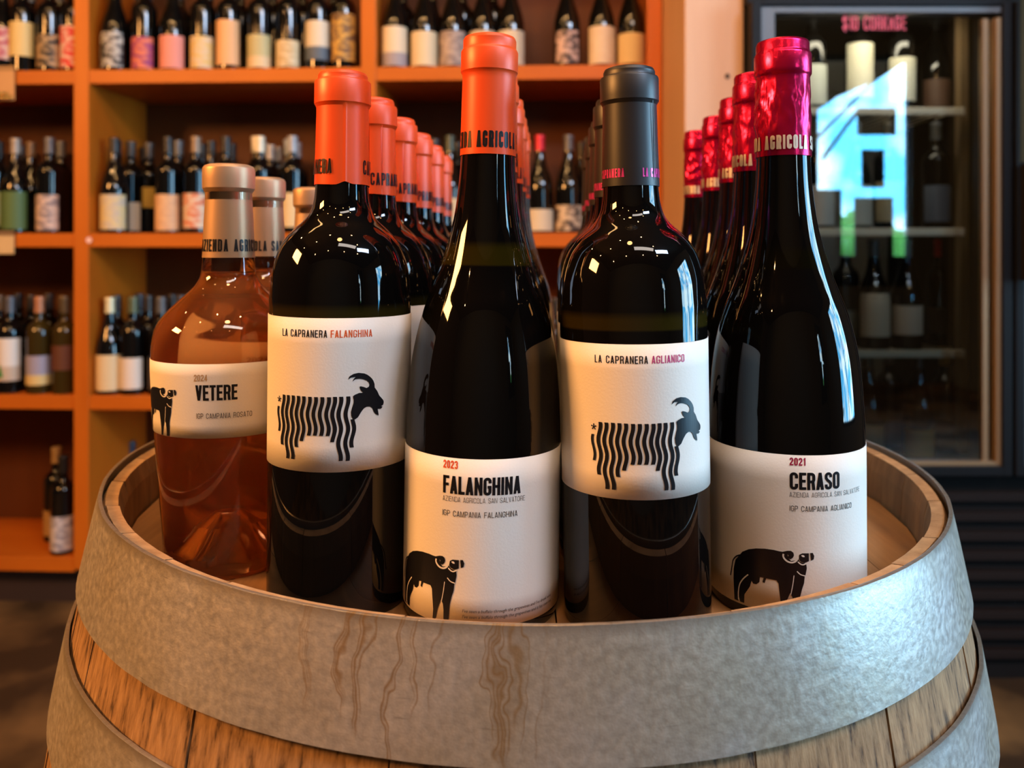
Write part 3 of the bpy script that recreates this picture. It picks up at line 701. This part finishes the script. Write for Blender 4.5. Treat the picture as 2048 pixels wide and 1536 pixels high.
# shrubs outside the street window
for i, (sx, sy, sz, sr) in enumerate([(2.5, -4.4, -.35, .5), (3.75, -4.7, -.2, .55), (5.1, -4.9, -.3, .55)]):
    bm = bmesh.new(); bmesh.ops.create_icosphere(bm, subdivisions=4, radius=sr)
    for v in bm.verts: v.co *= 1+.35*noise.noise(v.co*9+Vector((i*5, 0, 0)))
    o = bm_obj('shrub', bm, flat('green_leaves', (.10, .32, .03), .6), None, True); o.location = (sx, sy, sz)
    tag(o, ['leftmost', 'middle', 'rightmost'][i]+' of the green shrubs on the street outside the shop window', 'shrub', 'shrubs outside the shop window')
struct(boxo('ground', (-6, 12, -14, YF-.12, FLOOR-.2, FLOOR-.1), flat('paving', (.25, .25, .24), .9)))

# ------------------------------------------------------------------ wall of shelves
YAW = -.045
YS = 2.4
CY, SY = math.cos(YAW), math.sin(YAW)
def lx(px, back=0):       # local x on the shelf front for a picture column
    # point (X,Y) = (l*C - b*S, YS + l*S + b*C)  with X/Y = k
    k = (px-1024)/F
    return (k*(YS+back*CY)+back*SY)/(CY-k*SY)
unit = empty('wine_shelves', (0, YS, FLOOR), (0, 0, YAW))
tag(unit, 'wall of orange stained pine shelves full of wine bottles behind the barrel', 'shelf unit')
DEP = .36
UPR = [(-1.98, -1.935), (lx(148), lx(178)), (lx(722), lx(752)), (lx(1294), lx(1324))]
TOPZ = 1.25-FLOOR
for a, b in UPR: boxo('upright', (a, b, -.002, DEP, .13, TOPZ), M['shelf'], unit, .002)
SHZ = [1.04, .547, .051, -.4425, -.9365]
bays = list(zip([u[1] for u in UPR], [u[0] for u in UPR[1:]]))
for (a, b) in bays:
    for z in SHZ: boxo('shelf_board', (a, b, .001, DEP-.01, z-.042-FLOOR, z-FLOOR), M['shelf_h'], unit, .0015)
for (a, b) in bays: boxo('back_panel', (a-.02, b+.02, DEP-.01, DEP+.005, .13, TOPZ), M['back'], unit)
boxo('plinth', (UPR[0][0], UPR[-1][1], .07, DEP, 0, .125), M['plinth'], unit)
boxo('top_board', (UPR[0][0], UPR[-1][1], 0, DEP, TOPZ, TOPZ+.04), M['shelf_h'], unit)
# small round sticker on the upright
bm = bmesh.new(); bmesh.ops.create_cone(bm, cap_ends=True, segments=20, radius1=.009, radius2=.009, depth=.001)
o = bm_obj('sticker', bm, flat('pink_paper', (.8, .55, .5), .6), unit); o.rotation_euler = (PI/2, 0, 0); o.location = (lx(179), -.0028, .03-FLOOR)
# pale timber post between shelves and fridge
bm = bmesh.new(); box(bm, 0, .151, 0, .33, 0, ZC-FLOOR, bev=.003)
post = struct(bm_obj('trim_1', bm, M['post'])); post.location = (.4435, 2.08, FLOOR)
bm = bmesh.new(); bmesh.ops.create_cone(bm, cap_ends=True, segments=16, radius1=.0055, radius2=.0055, depth=.003)
o = bm_obj('knot', bm, M['blackrough'], post); o.rotation_euler = (PI/2, 0, 0); o.location = (.109, -.0008, .446-FLOOR); o.scale = (1, 1.2, 1)  # nail hole in the post, drawn as a black disc

# ------------------------------------------------------------------ shelf bottles
SB_BORD = mm([(0, 10), (30, 0), (36, 1.5), (37, 5)])+catmull(mm([(37, 6), (37, 100), (37, 180), (35.5, 196), (30, 208), (21, 217), (15.5, 226), (14, 236)]), 3)+mm([(13.5, 250), (13.5, 294), (0, 294)])
SB_BURG = mm([(0, 10), (33, 0), (39.5, 1.5), (40.5, 5)])+catmull(mm([(40.5, 6), (40.5, 80), (40.3, 125), (37.5, 150), (30, 178), (22.5, 200), (17.3, 222), (14.5, 240)]), 3)+mm([(13.6, 255), (13.6, 292), (0, 292)])
cache = {}
def cmat(name, col, rough=.6, metal=0):
    k = ('m', col, metal)
    if k not in cache: cache[k] = flat(name, col, rough, metal)
    return cache[k]
def label_art(name, a, b, kind):
    x = N(name)
    if kind == 'noise':
        f = x.noise(38, 3, (1, 1, 1.6), rnd=False); x.l(x.ramp(f, [(.42, a), (.58, b)]), x.b.inputs['Base Color'])
    else:
        tc = x.n('TexCoord'); sp = x.n('SeparateXYZ'); x.l(tc.outputs['Generated'], sp.inputs[0])
        x.l(x.ramp(sp.outputs[2], [(.32, a), (.36, b)]), x.b.inputs['Base Color'])
    x.set(Roughness=.6); return x.m
def shared(key, make):
    if key not in cache:
        o = make(); cache[key] = o.data; mods = [(m.type, m.thickness) for m in o.modifiers]; bpy.data.objects.remove(o); cache[(key, 'm')] = mods
    return cache[key]
def sbottle(kind, glass, cap_col, lab=None, cap_metal=.2):
    root = empty('wine_bottle')
    prof = SB_BORD if kind == 'bord' else SB_BURG
    me = shared((kind, glass), lambda: lathe('glass_body', prof, M[glass], None, 28)); link(bpy.data.objects.new('glass_body', me), root)
    ckey = (kind, 'cap', cap_col)
    def mk():
        zt = .297 if kind == 'bord' else .295
        return lathe('capsule', [(.0150, .2475), (.0145, .268), (.0143, .283), (.0156, .2845), (.0156, zt-.003), (.0145, zt), (0, zt)] if True else None, cmat('capsule_paint', cap_col, .35, cap_metal), None, 20)
    me = shared(ckey, mk); link(bpy.data.objects.new('capsule', me), root)
    if lab:
        z0, z1, m, half = lab
        lk = (kind, z0, z1, m.name, half)
        def mk2():
            R = .0374 if kind == 'bord' else .0409
            pr = [(R-.0003, 0), (R-.0003, .125), (R-.0003, .3)] if z1 < .13 or kind == 'bord' else prof
            return label_mesh('label', pr, z0, z1, -half, half, m, None, .0004, 16)
        me = shared(lk, mk2); link(bpy.data.objects.new('label', me), root)
    return root
def place(o, shelf, l, back, rz_=0):
    z = SHZ[shelf]+.0006
    X = l*CY-back*SY; Y = YS+l*SY+back*CY
    o.location = (X, Y, z); o.rotation_euler = (0, 0, YAW+rz_); return o
PXM = 1620/2.46
CR, IV = (.62, .50, .30), (.72, .62, .48)
L_ = label_art
# shelf index 1: top row in view ; 2 ; 3 ; 4.   (shelf, px, kind, glass, capsule, label(px top, px bottom), material, half angle, text)
BASE = {1: 138, 2: 464, 3: 788, 4: 1112}
front = [
 (1, 6, 'burg', 'glassbg', (.02, .02, .02), 47, 112, L_('a', (.65, .5, .42), (.42, .1, .14), 'noise'), 85, 'dark bottle with pink and white scribbled label at the left edge, top shelf'),
 (1, 46, 'bord', 'glassbg', (.02, .02, .02), 36, 106, cmat('l', (.66, .50, .20)), 80, 'dark bottle with tall cream label, beside the hanging price tag on the top shelf'),
 (1, 100, 'bord', 'glassbg', (.02, .02, .02), 62, 128, L_('b', (.42, .28, .14), (.02, .015, .01), 'noise'), 70, 'dark bottle with patchy brown and black label, top shelf left bay'),
 (1, 147, 'bord', 'glassbg', (.02, .02, .02), 46, 130, L_('c', (.66, .5, .42), (.6, .02, .02), 'noise'), 80, 'dark bottle with red and white label half behind the left upright'),
 (1, 230, 'burg', 'glassbg', (.015, .015, .015), 60, 130, L_('d', (.01, .01, .012), (.45, .45, .42), 'noise'), 60, 'black bottle with white bird drawing, beside the left upright on the top shelf'),
 (1, 289, 'bord', 'glassbg', (.02, .02, .02), 70, 134, L_('e', (.24, .03, .16), (.6, .16, .10), 'noise'), 75, 'dark bottle with purple label showing a reddish figure, top shelf'),
 (1, 347, 'burg', 'glassbg', (.02, .02, .02), 68, 136, cmat('l', (.66, .26, .22)), 80, 'dark bottle with plain salmon pink label, top shelf'),
 (1, 406, 'bord', 'glassbg', (.02, .02, .02), 70, 137, L_('f', (.62, .46, .16), (.60, .50, .34), 'noise'), 80, 'dark bottle with yellow and cream landscape label, top shelf'),
 (1, 458, 'bord', 'glassbg', (.02, .02, .02), 38, 128, cmat('l', (.68, .40, .20)), 72, 'dark bottle with tall peach label, top shelf above the gold capped rosé'),
 (1, 520, 'bord', 'glassbg', (.02, .02, .02), 68, 136, L_('g', CR, (.45, .42, .22), 'split'), 80, 'dark bottle with cream label and green hill at its foot, top shelf'),
 (1, 577, 'bord', 'glassbg', (.02, .02, .02), 80, 136, L_('h', (.66, .56, .36), (.50, .38, .2), 'noise'), 80, 'dark bottle with low cream label, left of the white and blue label'),
 (1, 636, 'bord', 'glassbg', (.02, .02, .02), 42, 120, L_('i', (.08, .11, .15), (.62, .56, .44), 'split'), 76, 'dark bottle with white label banded blue grey below'),
 (1, 688, 'bord', 'glassbg', (.02, .02, .02), 28, 122, L_('j', (.60, .36, .07), (.14, .08, .04), 'noise'), 76, 'dark bottle with tall gold label and brown figure, beside the middle upright'),
 (1, 790, 'burg', 'glassbg', (.02, .02, .02), 56, 134, L_('k', (.30, .27, .30), (.64, .55, .40), 'split'), 78, 'slope-shouldered bottle with cream and grey label just right of the middle upright'),
 (1, 849, 'burg', 'glassbg', (.02, .02, .02), 66, 134, cmat('l', (.64, .54, .36)), 78, 'slope-shouldered bottle with plain cream label, second right of the middle upright'),
 (1, 906, 'burg', 'glassbg', (.02, .02, .02), 66, 136, L_('m', (.42, .34, .30), (.22, .18, .18), 'noise'), 80, 'slope-shouldered bottle with taupe picture label, left of the tall orange capsule'),
 (1, 966, 'burg', 'glassbg', (.02, .02, .02), 66, 136, cmat('l', (.55, .47, .35)), 78, 'slope-shouldered bottle mostly hidden behind the tall orange capsule'),
 (1, 1022, 'burg', 'glassbg', (.02, .02, .02), 66, 136, cmat('l', (.62, .55, .42)), 78, 'slope-shouldered bottle with pale label just right of the tall orange capsule'),
 (1, 1134, 'burg', 'glassbg', (.02, .02, .02), 68, 132, L_('n', (.60, .42, .36), (.03, .02, .02), 'noise'), 55, 'dark bottle with small mottled pink label, above the charcoal capsule'),
 (1, 1203, 'burg', 'glassbg', (.02, .02, .02), 60, 134, L_('o', (.66, .56, .42), (.64, .52, .38), 'noise'), 78, 'dark bottle with cream label and tiny red mark, top shelf right'),
 (1, 1262, 'burg', 'glassbg', (.02, .02, .02), 75, 134, cmat('l', (.62, .48, .26)), 78, 'dark bottle with beige label next to the right end of the top shelf'),
 (2, -12, 'bord', 'glassbg', (.02, .02, .02), 380, 448, cmat('l', (.35, .42, .28)), 75, 'dark bottle with pale green label at the left edge, middle shelf'),
 (2, 31, 'burg', 'glassbg', (.3, .25, .2), 380, 456, cmat('l', (.07, .13, .035)), 75, 'dark bottle with plain green label, middle shelf left bay'),
 (2, 99, 'bord', 'glassbg', (.12, .12, .13), 386, 458, L_('p', (.62, .46, .38), (.25, .2, .2), 'noise'), 80, 'dark bottle with pinkish label and grey oval figure, middle shelf left bay'),
 (2, 229, 'burg', 'glassbg', (.02, .02, .02), 386, 457, L_('q', (.62, .5, .24), (.5, .44, .34), 'noise'), 80, 'dark bottle with yellow cream label, beside the left upright on the middle shelf'),
 (2, 336, 'bord', 'glassbg', (.02, .02, .02), 386, 459, L_('r', (.68, .42, .22), (.6, .36, .2), 'noise'), 80, 'dark bottle with peach label, middle shelf left of the gold capped rosé'),
 (2, 392, 'bord', 'glassbg', (.25, .18, .12), 384, 454, L_('s', (.66, .56, .42), (.62, .2, .1), 'noise'), 80, 'dark bottle with white label blotched red, touching the gold capsule in view'),
 (2, 452, 'bord', 'glassbg', (.02, .02, .02), 386, 456, cmat('l', CR), 80, 'dark bottle with cream label hidden behind the gold capsule'),
 (2, 520, 'bord', 'glassbg', (.66, .60, .45), 384, 456, cmat('l', CR), 80, 'ivory capped bottle standing tall behind the second rosé bottle'),
 (2, 585, 'bord', 'glassbg', (.3, .32, .35), 384, 452, cmat('l', (.66, .52, .28)), 80, 'dark bottle with tall cream label seen between the gold capsules'),
 (2, 650, 'bord', 'glassbg', (.02, .02, .02), 386, 456, cmat('l', CR), 80, 'dark bottle hidden behind the front orange capsule'),
 (2, 830, 'bord', 'glassbg', (.02, .02, .02), 386, 456, cmat('l', CR), 80, 'dark bottle hidden behind the row of orange capsules'),
 (2, 900, 'burg', 'glassbg', (.06, .08, .06), 396, 456, cmat('l', CR), 80, 'slim dark bottle above the farthest orange capsules'),
 (2, 1080, 'burg', 'glassbg', (.62, .02, .05), 418, 460, cmat('l', (.66, .60, .46)), 75, 'dark bottle with bright red capsule and small white label, middle shelf'),
 (2, 1137, 'burg', 'glassbg', (.10, .10, .11), 410, 460, L_('t', (.62, .5, .36), (.03, .02, .02), 'noise'), 75, 'dark bottle with black and white label, left of the charcoal capsules'),
 (2, 1200, 'burg', 'glassbg', (.03, .03, .03), 410, 460, cmat('l', (.06, .04, .03)), 75, 'dark bottle behind the charcoal capsules, middle shelf'),
 (2, 1270, 'burg', 'glassbg', (.03, .03, .03), 410, 460, cmat('l', (.06, .04, .03)), 75, 'dark bottle at the right end of the middle shelf'),
 (3, 20, 'bord', 'glassbg', (.10, .10, .11), 676, 762, L_('u', (.50, .40, .30), (.70, .66, .60), 'split'), 84, 'dark bottle with white label and green tree, lower shelf at the left edge'),
 (3, 79, 'bord', 'glassol', (.45, .20, .10), 711, 770, L_('v', (.62, .46, .18), (.30, .28, .36), 'split'), 80, 'olive bottle with copper capsule and blue and yellow label, lower shelf'),
 (3, 130, 'bord', 'glassol', (.10, .08, .05), 690, 740, cmat('l', (.10, .03, .012)), 80, 'amber bottle with dark red label against the left upright, lower shelf'),
 (3, 220, 'burg', 'glassbg', (.70, .66, .42), 708, 780, cmat('l', (.66, .52, .30)), 70, 'dark bottle with ivory capsule and cream label, lower shelf'),
 (3, 266, 'bord', 'glassbg', (.10, .12, .06), 714, 777, cmat('l', (.68, .60, .52)), 70, 'dark bottle with white label beside the front rosé bottle, lower shelf'),
 (3, 322, 'bord', 'glassbg', (.10, .10, .10), 714, 777, cmat('l', (.05, .035, .02)), 70, 'dark bottle behind the shoulder of the front rosé bottle'),
 (3, 800, 'bord', 'glassbg', (.02, .02, .02), 714, 777, cmat('l', (.3, .2, .1)), 70, 'dark bottle on the lower shelf behind the barrel bottles'),
 (3, 1110, 'bord', 'glassbg', (.02, .02, .02), 714, 777, cmat('l', (.2, .13, .07)), 70, 'dark bottle on the lower shelf seen between the tall bottles'),
 (4, 127, 'bord', 'glassbg', (.015, .015, .015), 1034, 1104, L_('w', (.62, .56, .54), (.30, .27, .29), 'noise'), 80, 'dark bottle with white and grey figure label alone on the bottom shelf'),
]
n_by = {}
for sh, px, kind, gl, cc, ya, yb, lm, half, text in front:
    b = BASE[sh]; z0 = max(.006, (b-yb)/PXM); z1 = (b-ya)/PXM
    o = sbottle(kind, gl, cc, (round(z0, 3), round(z1, 3), lm, half))
    place(o, sh, lx(px, .052), .052, random.uniform(-.15, .15)); tag(o, text, 'wine bottle', 'wine bottles on the %s shelf' % ('', 'top', 'middle', 'lower', 'bottom')[sh])
    if sh == 3 and px == 20:
        q = wrap('tree_print', [[(-.018, .05), (.004, .05), (-.007, .095)]], cmat('green', (.02, .25, .04)), [c for c in o.children if c.name.startswith('label')][0], lambda z: .0374, .0007, .0374, .004)
# bottles standing behind the front ones
seen = [(2, 298, .19, (.05, .05, .05), (.62, .42, .08), (.085, .15), 'dark bottle with yellow label standing behind the peach labelled one'),
        (2, 262, .15, (.05, .05, .05), (.55, .5, .38), (.01, .10), 'dark bottle with pale label peeping out behind the yellow cream label'),
        (4, 113, .16, (.45, .28, .10), (.4, .25, .1), (.02, .1), 'bottle with gold capsule behind the white labelled bottle, bottom shelf'),
        (4, 262, .25, (.04, .05, .08), None, None, 'dark bottle at the back of the bottom shelf beside the barrel rim'),
        (4, 226, .27, (.02, .02, .02), None, None, 'slim dark bottle deepest on the bottom shelf, left of its neighbour by the rim')]
for sh, px, back, cc, lc, zz, text in seen:
    o = sbottle('bord', 'glassbg', cc, (zz[0], zz[1], cmat('l', lc), 75) if lc else None)
    place(o, sh, lx(px, back), back); tag(o, text, 'wine bottle', 'wine bottles in the second row')
# the diagonal file of ivory capsules
for i, (px, back, zc) in enumerate([(512, .14, (.70, .64, .46)), (526, .20, (.62, .58, .46)), (541, .26, (.60, .58, .5)), (556, .31, (.35, .25, .15)), (577, .13, (.28, .33, .38)), (594, .20, (.28, .30, .34))]):
    o = sbottle('bord', 'glassbg', zc, None); place(o, 2, lx(px, back), back)
    if i == 0: o.scale = (1, 1, 1.04)
    tag(o, ['ivory capped bottle, tallest of the cluster behind the gold capsules', 'pale grey capped bottle just right of the tallest ivory one', 'pale capped bottle in the middle of the ivory cluster', 'copper capped bottle at the back of the ivory cluster', 'steel blue capped bottle right of the ivory cluster', 'steel grey capped bottle, rightmost of the cluster by the orange capsule'][i], 'wine bottle', 'pale capped bottles behind the rosé')
bays_px = {0: (-30, 140), 1: (205, 700), 2: (778, 1290)}
bayn = ['left', 'middle', 'right']
capc = [(.02, .02, .02), (.03, .025, .02), (.10, .11, .12), (.02, .02, .02), (.16, .10, .05), (.05, .05, .06)]
shn = ['', 'top', 'middle', 'lower', 'bottom']
for sh in (1, 2, 3):
    for bay in (0, 1, 2):
        if sh == 3 and bay == 2: continue
        a, b = bays_px[bay]
        if sh == 3 and bay == 1: b = 400
        for r_, back in enumerate((.138, .217, .30)):
            if (sh == 1 and bay == 2 and r_ >= 1) or (sh == 3 and r_ == 2): continue
            px = a+(28, 8, 20)[r_]; cnt = 0
            while px < b:
                if not (sh == 2 and bay == 1 and 470 < px < 640) and not (sh == 2 and abs(px-298) < 20 and r_ == 0) and not (sh == 2 and abs(px-262) < 24) and not (sh == 1 and bay == 2 and px > 1040) and not (sh == 2 and bay == 2 and 1040 < px < 1160):
                    o = sbottle(random.choice(['bord', 'burg', 'bord']), 'glassbg', random.choice(capc), None)
                    place(o, sh, lx(px, back), back)
                    cnt += 1; tag(o, '%s dark bottle from left, %s row, %s shelf, %s bay' % (['', 'first', 'second', 'third', 'fourth', 'fifth', 'sixth', 'seventh', 'eighth', 'ninth', 'tenth'][cnt], ['second', 'third', 'hindmost'][r_], shn[sh], bayn[bay]), 'wine bottle', 'back rows of the %s shelf, %s bay' % (shn[sh], bayn[bay]))
                px += random.uniform(58, 66)
# price tags hanging on the shelf edge
def price_tag(px, za, zb, wpx, m, gold, text):
    root = empty('price_tag', (0, 0, 0)); x0 = lx(px, -.006)
    root.location = (x0*CY+.006*SY, YS+x0*SY-.006*CY, zb); root.rotation_euler = (0, 0, YAW)
    w = wpx/PXM
    boxo('card', (-w/2, w/2, -.002, 0, 0, za-zb), m, root, .0005)
    boxo('clip', (-w/2, w/2, -.004, .001, (za-zb)-.012, za-zb+.002), M['bronze'], root)
    if gold:
        bm = bmesh.new()
        for k in range(7):
            r = bmesh.ops.create_uvsphere(bm, u_segments=10, v_segments=6, radius=.006)
            for v in r['verts']: v.co += Vector((-.018+.012*(k % 4), -.006, .008+.012*(k//4)))
        bm_obj('gold_charm', bm, flat('gold', (.8, .5, .12), .2, 1), root, True)
    tag(root, text, 'price tag', 'price tags on the shelf edge')
price_tag(12, .557, .455, 36, cmat('card', (.55, .30, .12)), True, 'tan price tag with gold charms hanging from the top shelf at the left edge')
price_tag(12, .056, -.012, 34, cmat('card2', (.60, .42, .2)), False, 'plain tan price tag on the middle shelf edge at the left edge')

# ------------------------------------------------------------------ glass door fridge
FY = 2.05
fr = empty('drinks_fridge', (1.22, FY, FLOOR)); tag(fr, 'black glass door wine fridge with sliding shelves, right of the pale timber post', 'fridge')
def fx(px, d=0): return (px-1024)/F*(FY+d)-1.22
def fz(py, d=0): return (HY-py)/F*(FY+d)-FLOOR
X0, X1, X2 = fx(1494), fx(2014), fx(2014)+.66
ZB_, ZT_ = fz(946), fz(8)
H = ZC-FLOOR-.25
boxo('side_panel', (X0, X0+.02, .03, .72, 0, H), M['black'], fr, .002)
boxo('side_panel', (X2-.02, X2, .03, .72, 0, H), M['black'], fr, .002)
boxo('divider', (X1-.015, X1+.005, .04, .72, .40, H), M['black'], fr)
boxo('back_liner', (X0+.02, X2-.02, .62, .64, 0, H), M['inside'], fr)
boxo('header', (X0, X2, .0, .70, ZT_, H), M['black'], fr, .003)
boxo('base', (X0, X2, .03, .70, 0, ZB_-.005), M['blackrough'], fr)
for k in range(9):
    boxo('grille_slat', (X0+.02, X2-.02, .008, .03, .06+k*.05, .06+k*.05+.022), flat('slat', (.010, .006, .005), .7, 0, Specular_IOR_Level=.15), fr, .002)
def door(xa, xb, first):
    d = empty('door'); d.parent = fr
    fw = .024
    boxo('door_frame', (xa, xa+fw, -.03, .012, ZB_, ZT_), M['black'], d, .002)
    boxo('door_frame', (xa+fw, xb-fw, -.03, .012, ZB_, ZB_+fw), M['black'], d, .002)
    boxo('door_frame', (xa+fw, xb-fw, -.03, .012, ZT_-.012, ZT_), M['black'], d, .002)
    boxo('door_frame', (xb-fw, xb, -.03, .012, ZB_, ZT_), M['black'], d, .002)
    ga, gb, gc, gd = xa+fw, xb-fw, ZB_+fw, ZT_-.012
    boxo('trim_bar', (ga, ga+.035, -.022, .006, gc, gd), M['alu'], d, .001)
    boxo('trim_bar', (ga+.035, gb, -.022, .006, gd-.016, gd), M['alu'], d, .001)
    boxo('trim_bar', (gb-.012, gb, -.022, .006, gc, gd-.028), M['bronze'], d, .001)
    boxo('trim_bar', (gb-.040, gb-.026, -.012, .006, gc, gd-.028), M['bronze'], d, .001)
    boxo('trim_bar', (ga+.035, gb-.012, -.022, .006, gc, gc+.010), M['bronze'], d, .001)
    boxo('glass_pane', (ga+.03, gb-.01, -.008, -.004, gc+.008, gd-.026), M['pane'], d)
    return d
d1 = door(X0+.004, X1-.004, True)
d2 = door(X1+.004, X2-.004, False)
boxo('handle', (X1+.004, X1+.028, -.075, -.045, fz(330), fz(-40)), M['bluealu'], d2, .003)
boxo('handle_grip', (X1+.006, X1+.032, -.08, -.04, fz(560), fz(332)), M['blackrough'], d2, .004)
P, _ = text_polys('$10 CORKAGE', fx(1682), fz(62), fz(34)-fz(62), .42, .12, .10, total=fx(1808)-fx(1682))
bm = bmesh.new()
for q in P:
    bm.faces.new([bm.verts.new((p[0], -.0098, p[1])) for p in q])
bm_obj('door_lettering', bm, cmat('pink_vinyl', (.62, .06, .10), .5), d1)
for xa, xb in ((X0+.05, X1-.05), (X1+.05, X2-.05)):
    for py in (222, 464, 708):
        z = fz(py, .1)
        s = empty('wire_shelf'); s.parent = fr
        boxo('front_rail', (xa, xb, .10, .112, z-.010, z+.010), M['wire'], s, .002)
        bm = bmesh.new()
        k = xa+.01
        while k < xb: box(bm, k, k+.004, .112, .6, z+.0, z+.004); k += .028
        o = bm_obj('rods', bm, M['wire'], s); o['kind'] = 'stuff'
    boxo('shelf_rail', (xb+.0, xb+.02, .12, .15, ZB_+.02, H-.3), M['bronze'], fr)
    boxo('fridge_lamp', (xa+.1, xb-.1, .1, .13, H-.26, H-.24), M['alu'], fr)
area('fridge_lamp_light', (fr.location.x+(X0+X1)/2, FY+.06, .60), (math.radians(38), 0, 0), .45, .04, 1.7, (1, .85, .62))
area('fridge_lamp_light', (fr.location.x+(X1+X2)/2, FY+.06, .60), (math.radians(38), 0, 0), .45, .04, 1.7, (1, .85, .62))
# its contents: (shelf rail py, px, back, kind, cap, label colour, z range, label text)
fc = [
 (222, 1625, .2, 'bord', (.3, .3, .28), (.40, .42, .38), (.02, .13), 'dark bottle with grey label on the upper fridge shelf beside the magenta foil'),
 (222, 1718, .2, 'bord', (.4, .4, .35), (.55, .52, .40), (.04, .19), 'pale labelled bottle in the middle of the upper fridge shelf'),
 (222, 1802, .2, 'bord', (.4, .3, .3), (.50, .48, .38), (.03, .15), 'bottle with short pale label on the upper fridge shelf, above the mirrored window'),
 (222, 1872, .25, 'burg', (.08, .04, .02), (.10, .05, .03), (.02, .1), 'brown labelled bottle on the upper fridge shelf at the right'),
 (464, 1640, .2, 'bord', (.3, .3, .3), (.45, .45, .42), (.01, .12), 'grey labelled bottle on the middle fridge shelf beside the magenta foil'),
 (464, 1712, .2, 'burg', (.2, .2, .2), (.42, .40, .34), (.01, .12), 'pale labelled bottle on the middle fridge shelf, left of centre'),
 (464, 1775, .2, 'bord', (.1, .08, .05), (.35, .27, .15), (.02, .13), 'tan labelled bottle on the middle fridge shelf, centre'),
 (464, 1872, .2, 'bord', (.1, .1, .1), (.10, .12, .16), (.02, .12), 'blue grey labelled bottle on the middle fridge shelf at the right'),
 (708, 1747, .14, 'burg', (.03, .03, .03), (.60, .47, .33), (.035, .15), 'dark bottle with tall beige label on the lower fridge shelf'),
 (708, 1812, .14, 'burg', (.03, .03, .03), (.62, .46, .33), (.04, .118), 'dark bottle with short pinkish beige label on the lower fridge shelf'),
 (708, 1690, .2, 'bord', (.2, .04, .25), (.12, .14, .12), (.03, .1), 'purple capped bottle on the lower fridge shelf beside the CERASO bottle'),
 (708, 1880, .3, 'bord', (.45, .02, .03), (.06, .04, .03), (.03, .1), 'red capped bottle deep on the lower fridge shelf at the right'),
 (924, 1735, .16, 'burg', (.10, .05, .02), (.30, .17, .05), (.02, .1), 'dark bottle with brown label on the fridge floor, left'),
 (924, 1778, .25, 'bord', (.12, .10, .10), (.10, .05, .02), (.02, .1), 'dark bottle deep on the fridge floor, centre'),
 (924, 1836, .16, 'burg', (.03, .03, .03), (.52, .28, .06), (.015, .085), 'dark bottle with gold oval label on the fridge floor'),
 (924, 1890, .22, 'bord', (.35, .22, .08), (.08, .05, .03), (.02, .1), 'gold capped bottle on the fridge floor beside the shelf rail'),
 (222, 2075, .15, 'bord', (.3, .3, .3), (.6, .55, .42), (.02, .15), 'white labelled bottle on the upper shelf of the second fridge door'),
 (464, 2075, .15, 'bord', (.3, .3, .3), (.6, .55, .45), (.02, .16), 'white labelled bottle on the middle shelf of the second fridge door'),
 (708, 2075, .15, 'bord', (.1, .08, .1), (.35, .25, .2), (.02, .15), 'reddish labelled bottle on the lower shelf of the second fridge door'),
 (924, 2075, .15, 'burg', (.3, .2, .1), (.5, .3, .12), (.015, .15), 'gold labelled bottle on the floor of the second fridge door'),
]
for py, px, back, kind, cc, lc, (za, zb), text in fc:
    o = sbottle(kind, 'glassbg', cc, (za, zb, cmat('l', lc), 78))
    z = (HY-py)/F*(FY+.1)+.010 if py != 924 else ZB_+FLOOR-.005
    o.location = ((px-1024)/F*(FY+back), FY+back, z); tag(o, text, 'wine bottle', 'bottles in the fridge')

# ------------------------------------------------------------------ ceiling lamps
def lamp(x, y, z, power, r=.028, label='', globe=False):
    t = empty('pendant_lamp' if globe else 'ceiling_spotlight', (x, y, ZC))
    tag(t, label, 'lamp', 'ceiling lamps of the shop')
    lathe('cord', [(0, z-ZC+.1), (.004, z-ZC+.1), (.004, 0), (0, 0)], M['black'], t, 8)
    k = r/.028
    lathe('shade', [(.036*k, z-ZC+.002), (.038*k, z-ZC+.01), (.036*k, z-ZC+.07*k), (.012, z-ZC+.08*k), (.012, z-ZC+.1*k), (0, z-ZC+.1*k)], M['black'], t, 24)
    d = bpy.data.lights.new('bulb_light', 'POINT'); d.energy = power; d.color = WARM; d.shadow_soft_size = r
    o = bpy.data.objects.new('bulb_light', d); COL.objects.link(o); o.location = (x, y, z-.01-r)
spots = [(-1.9, .9, 1.72), (-.9, 1.0, 1.72), (.15, 1.05, 1.72), (-2.2, -.3, 1.72), (-1.1, -.2, 1.72), (.9, -.3, 1.72), (-1.7, -1.5, 1.72), (-.6, -1.4, 1.72), (.5, -1.4, 1.72), (-.45, .1, 1.72), (.35, .25, 1.72), (1.5, -1.2, 1.72)]
for i, (x_, y_, z_) in enumerate(spots):
    lamp(x_, y_, z_, 9 if y_ < .8 else 15, .022, 'small black ceiling spotlight, %s from the left, %s' % (['leftmost', 'second', 'third'][i % 3], ['nearest the shelves', 'above the camera', 'near the street window', 'over the barrel'][i//3]))
lamp(-.05, .05, 1.05, 7, .06, 'larger black pendant lamp with warm globe bulb hanging over the barrel', True)

for i, (loc_, sx_, sy_, pw_, col_, tl_) in enumerate(FILL_PANELS):  # housings made up around the added fill lights
    t = empty('ceiling_panel_lamp', loc_, (math.radians(tl_), 0, math.radians(30) if loc_[0] > 1 else 0))
    tag(t, ['warm white rectangular panel lamp tilted under the ceiling behind the camera', 'cool white rectangular panel lamp tilted under the ceiling near the street window'][i], 'lamp')
    boxo('housing', (-sx_/2-.03, sx_/2+.03, -sy_/2-.03, sy_/2+.03, .012, .05), M['black'], t, .003)
    boxo('bracket', (-.02, .02, -.02, .02, .05, .075), M['black'], t, .003)
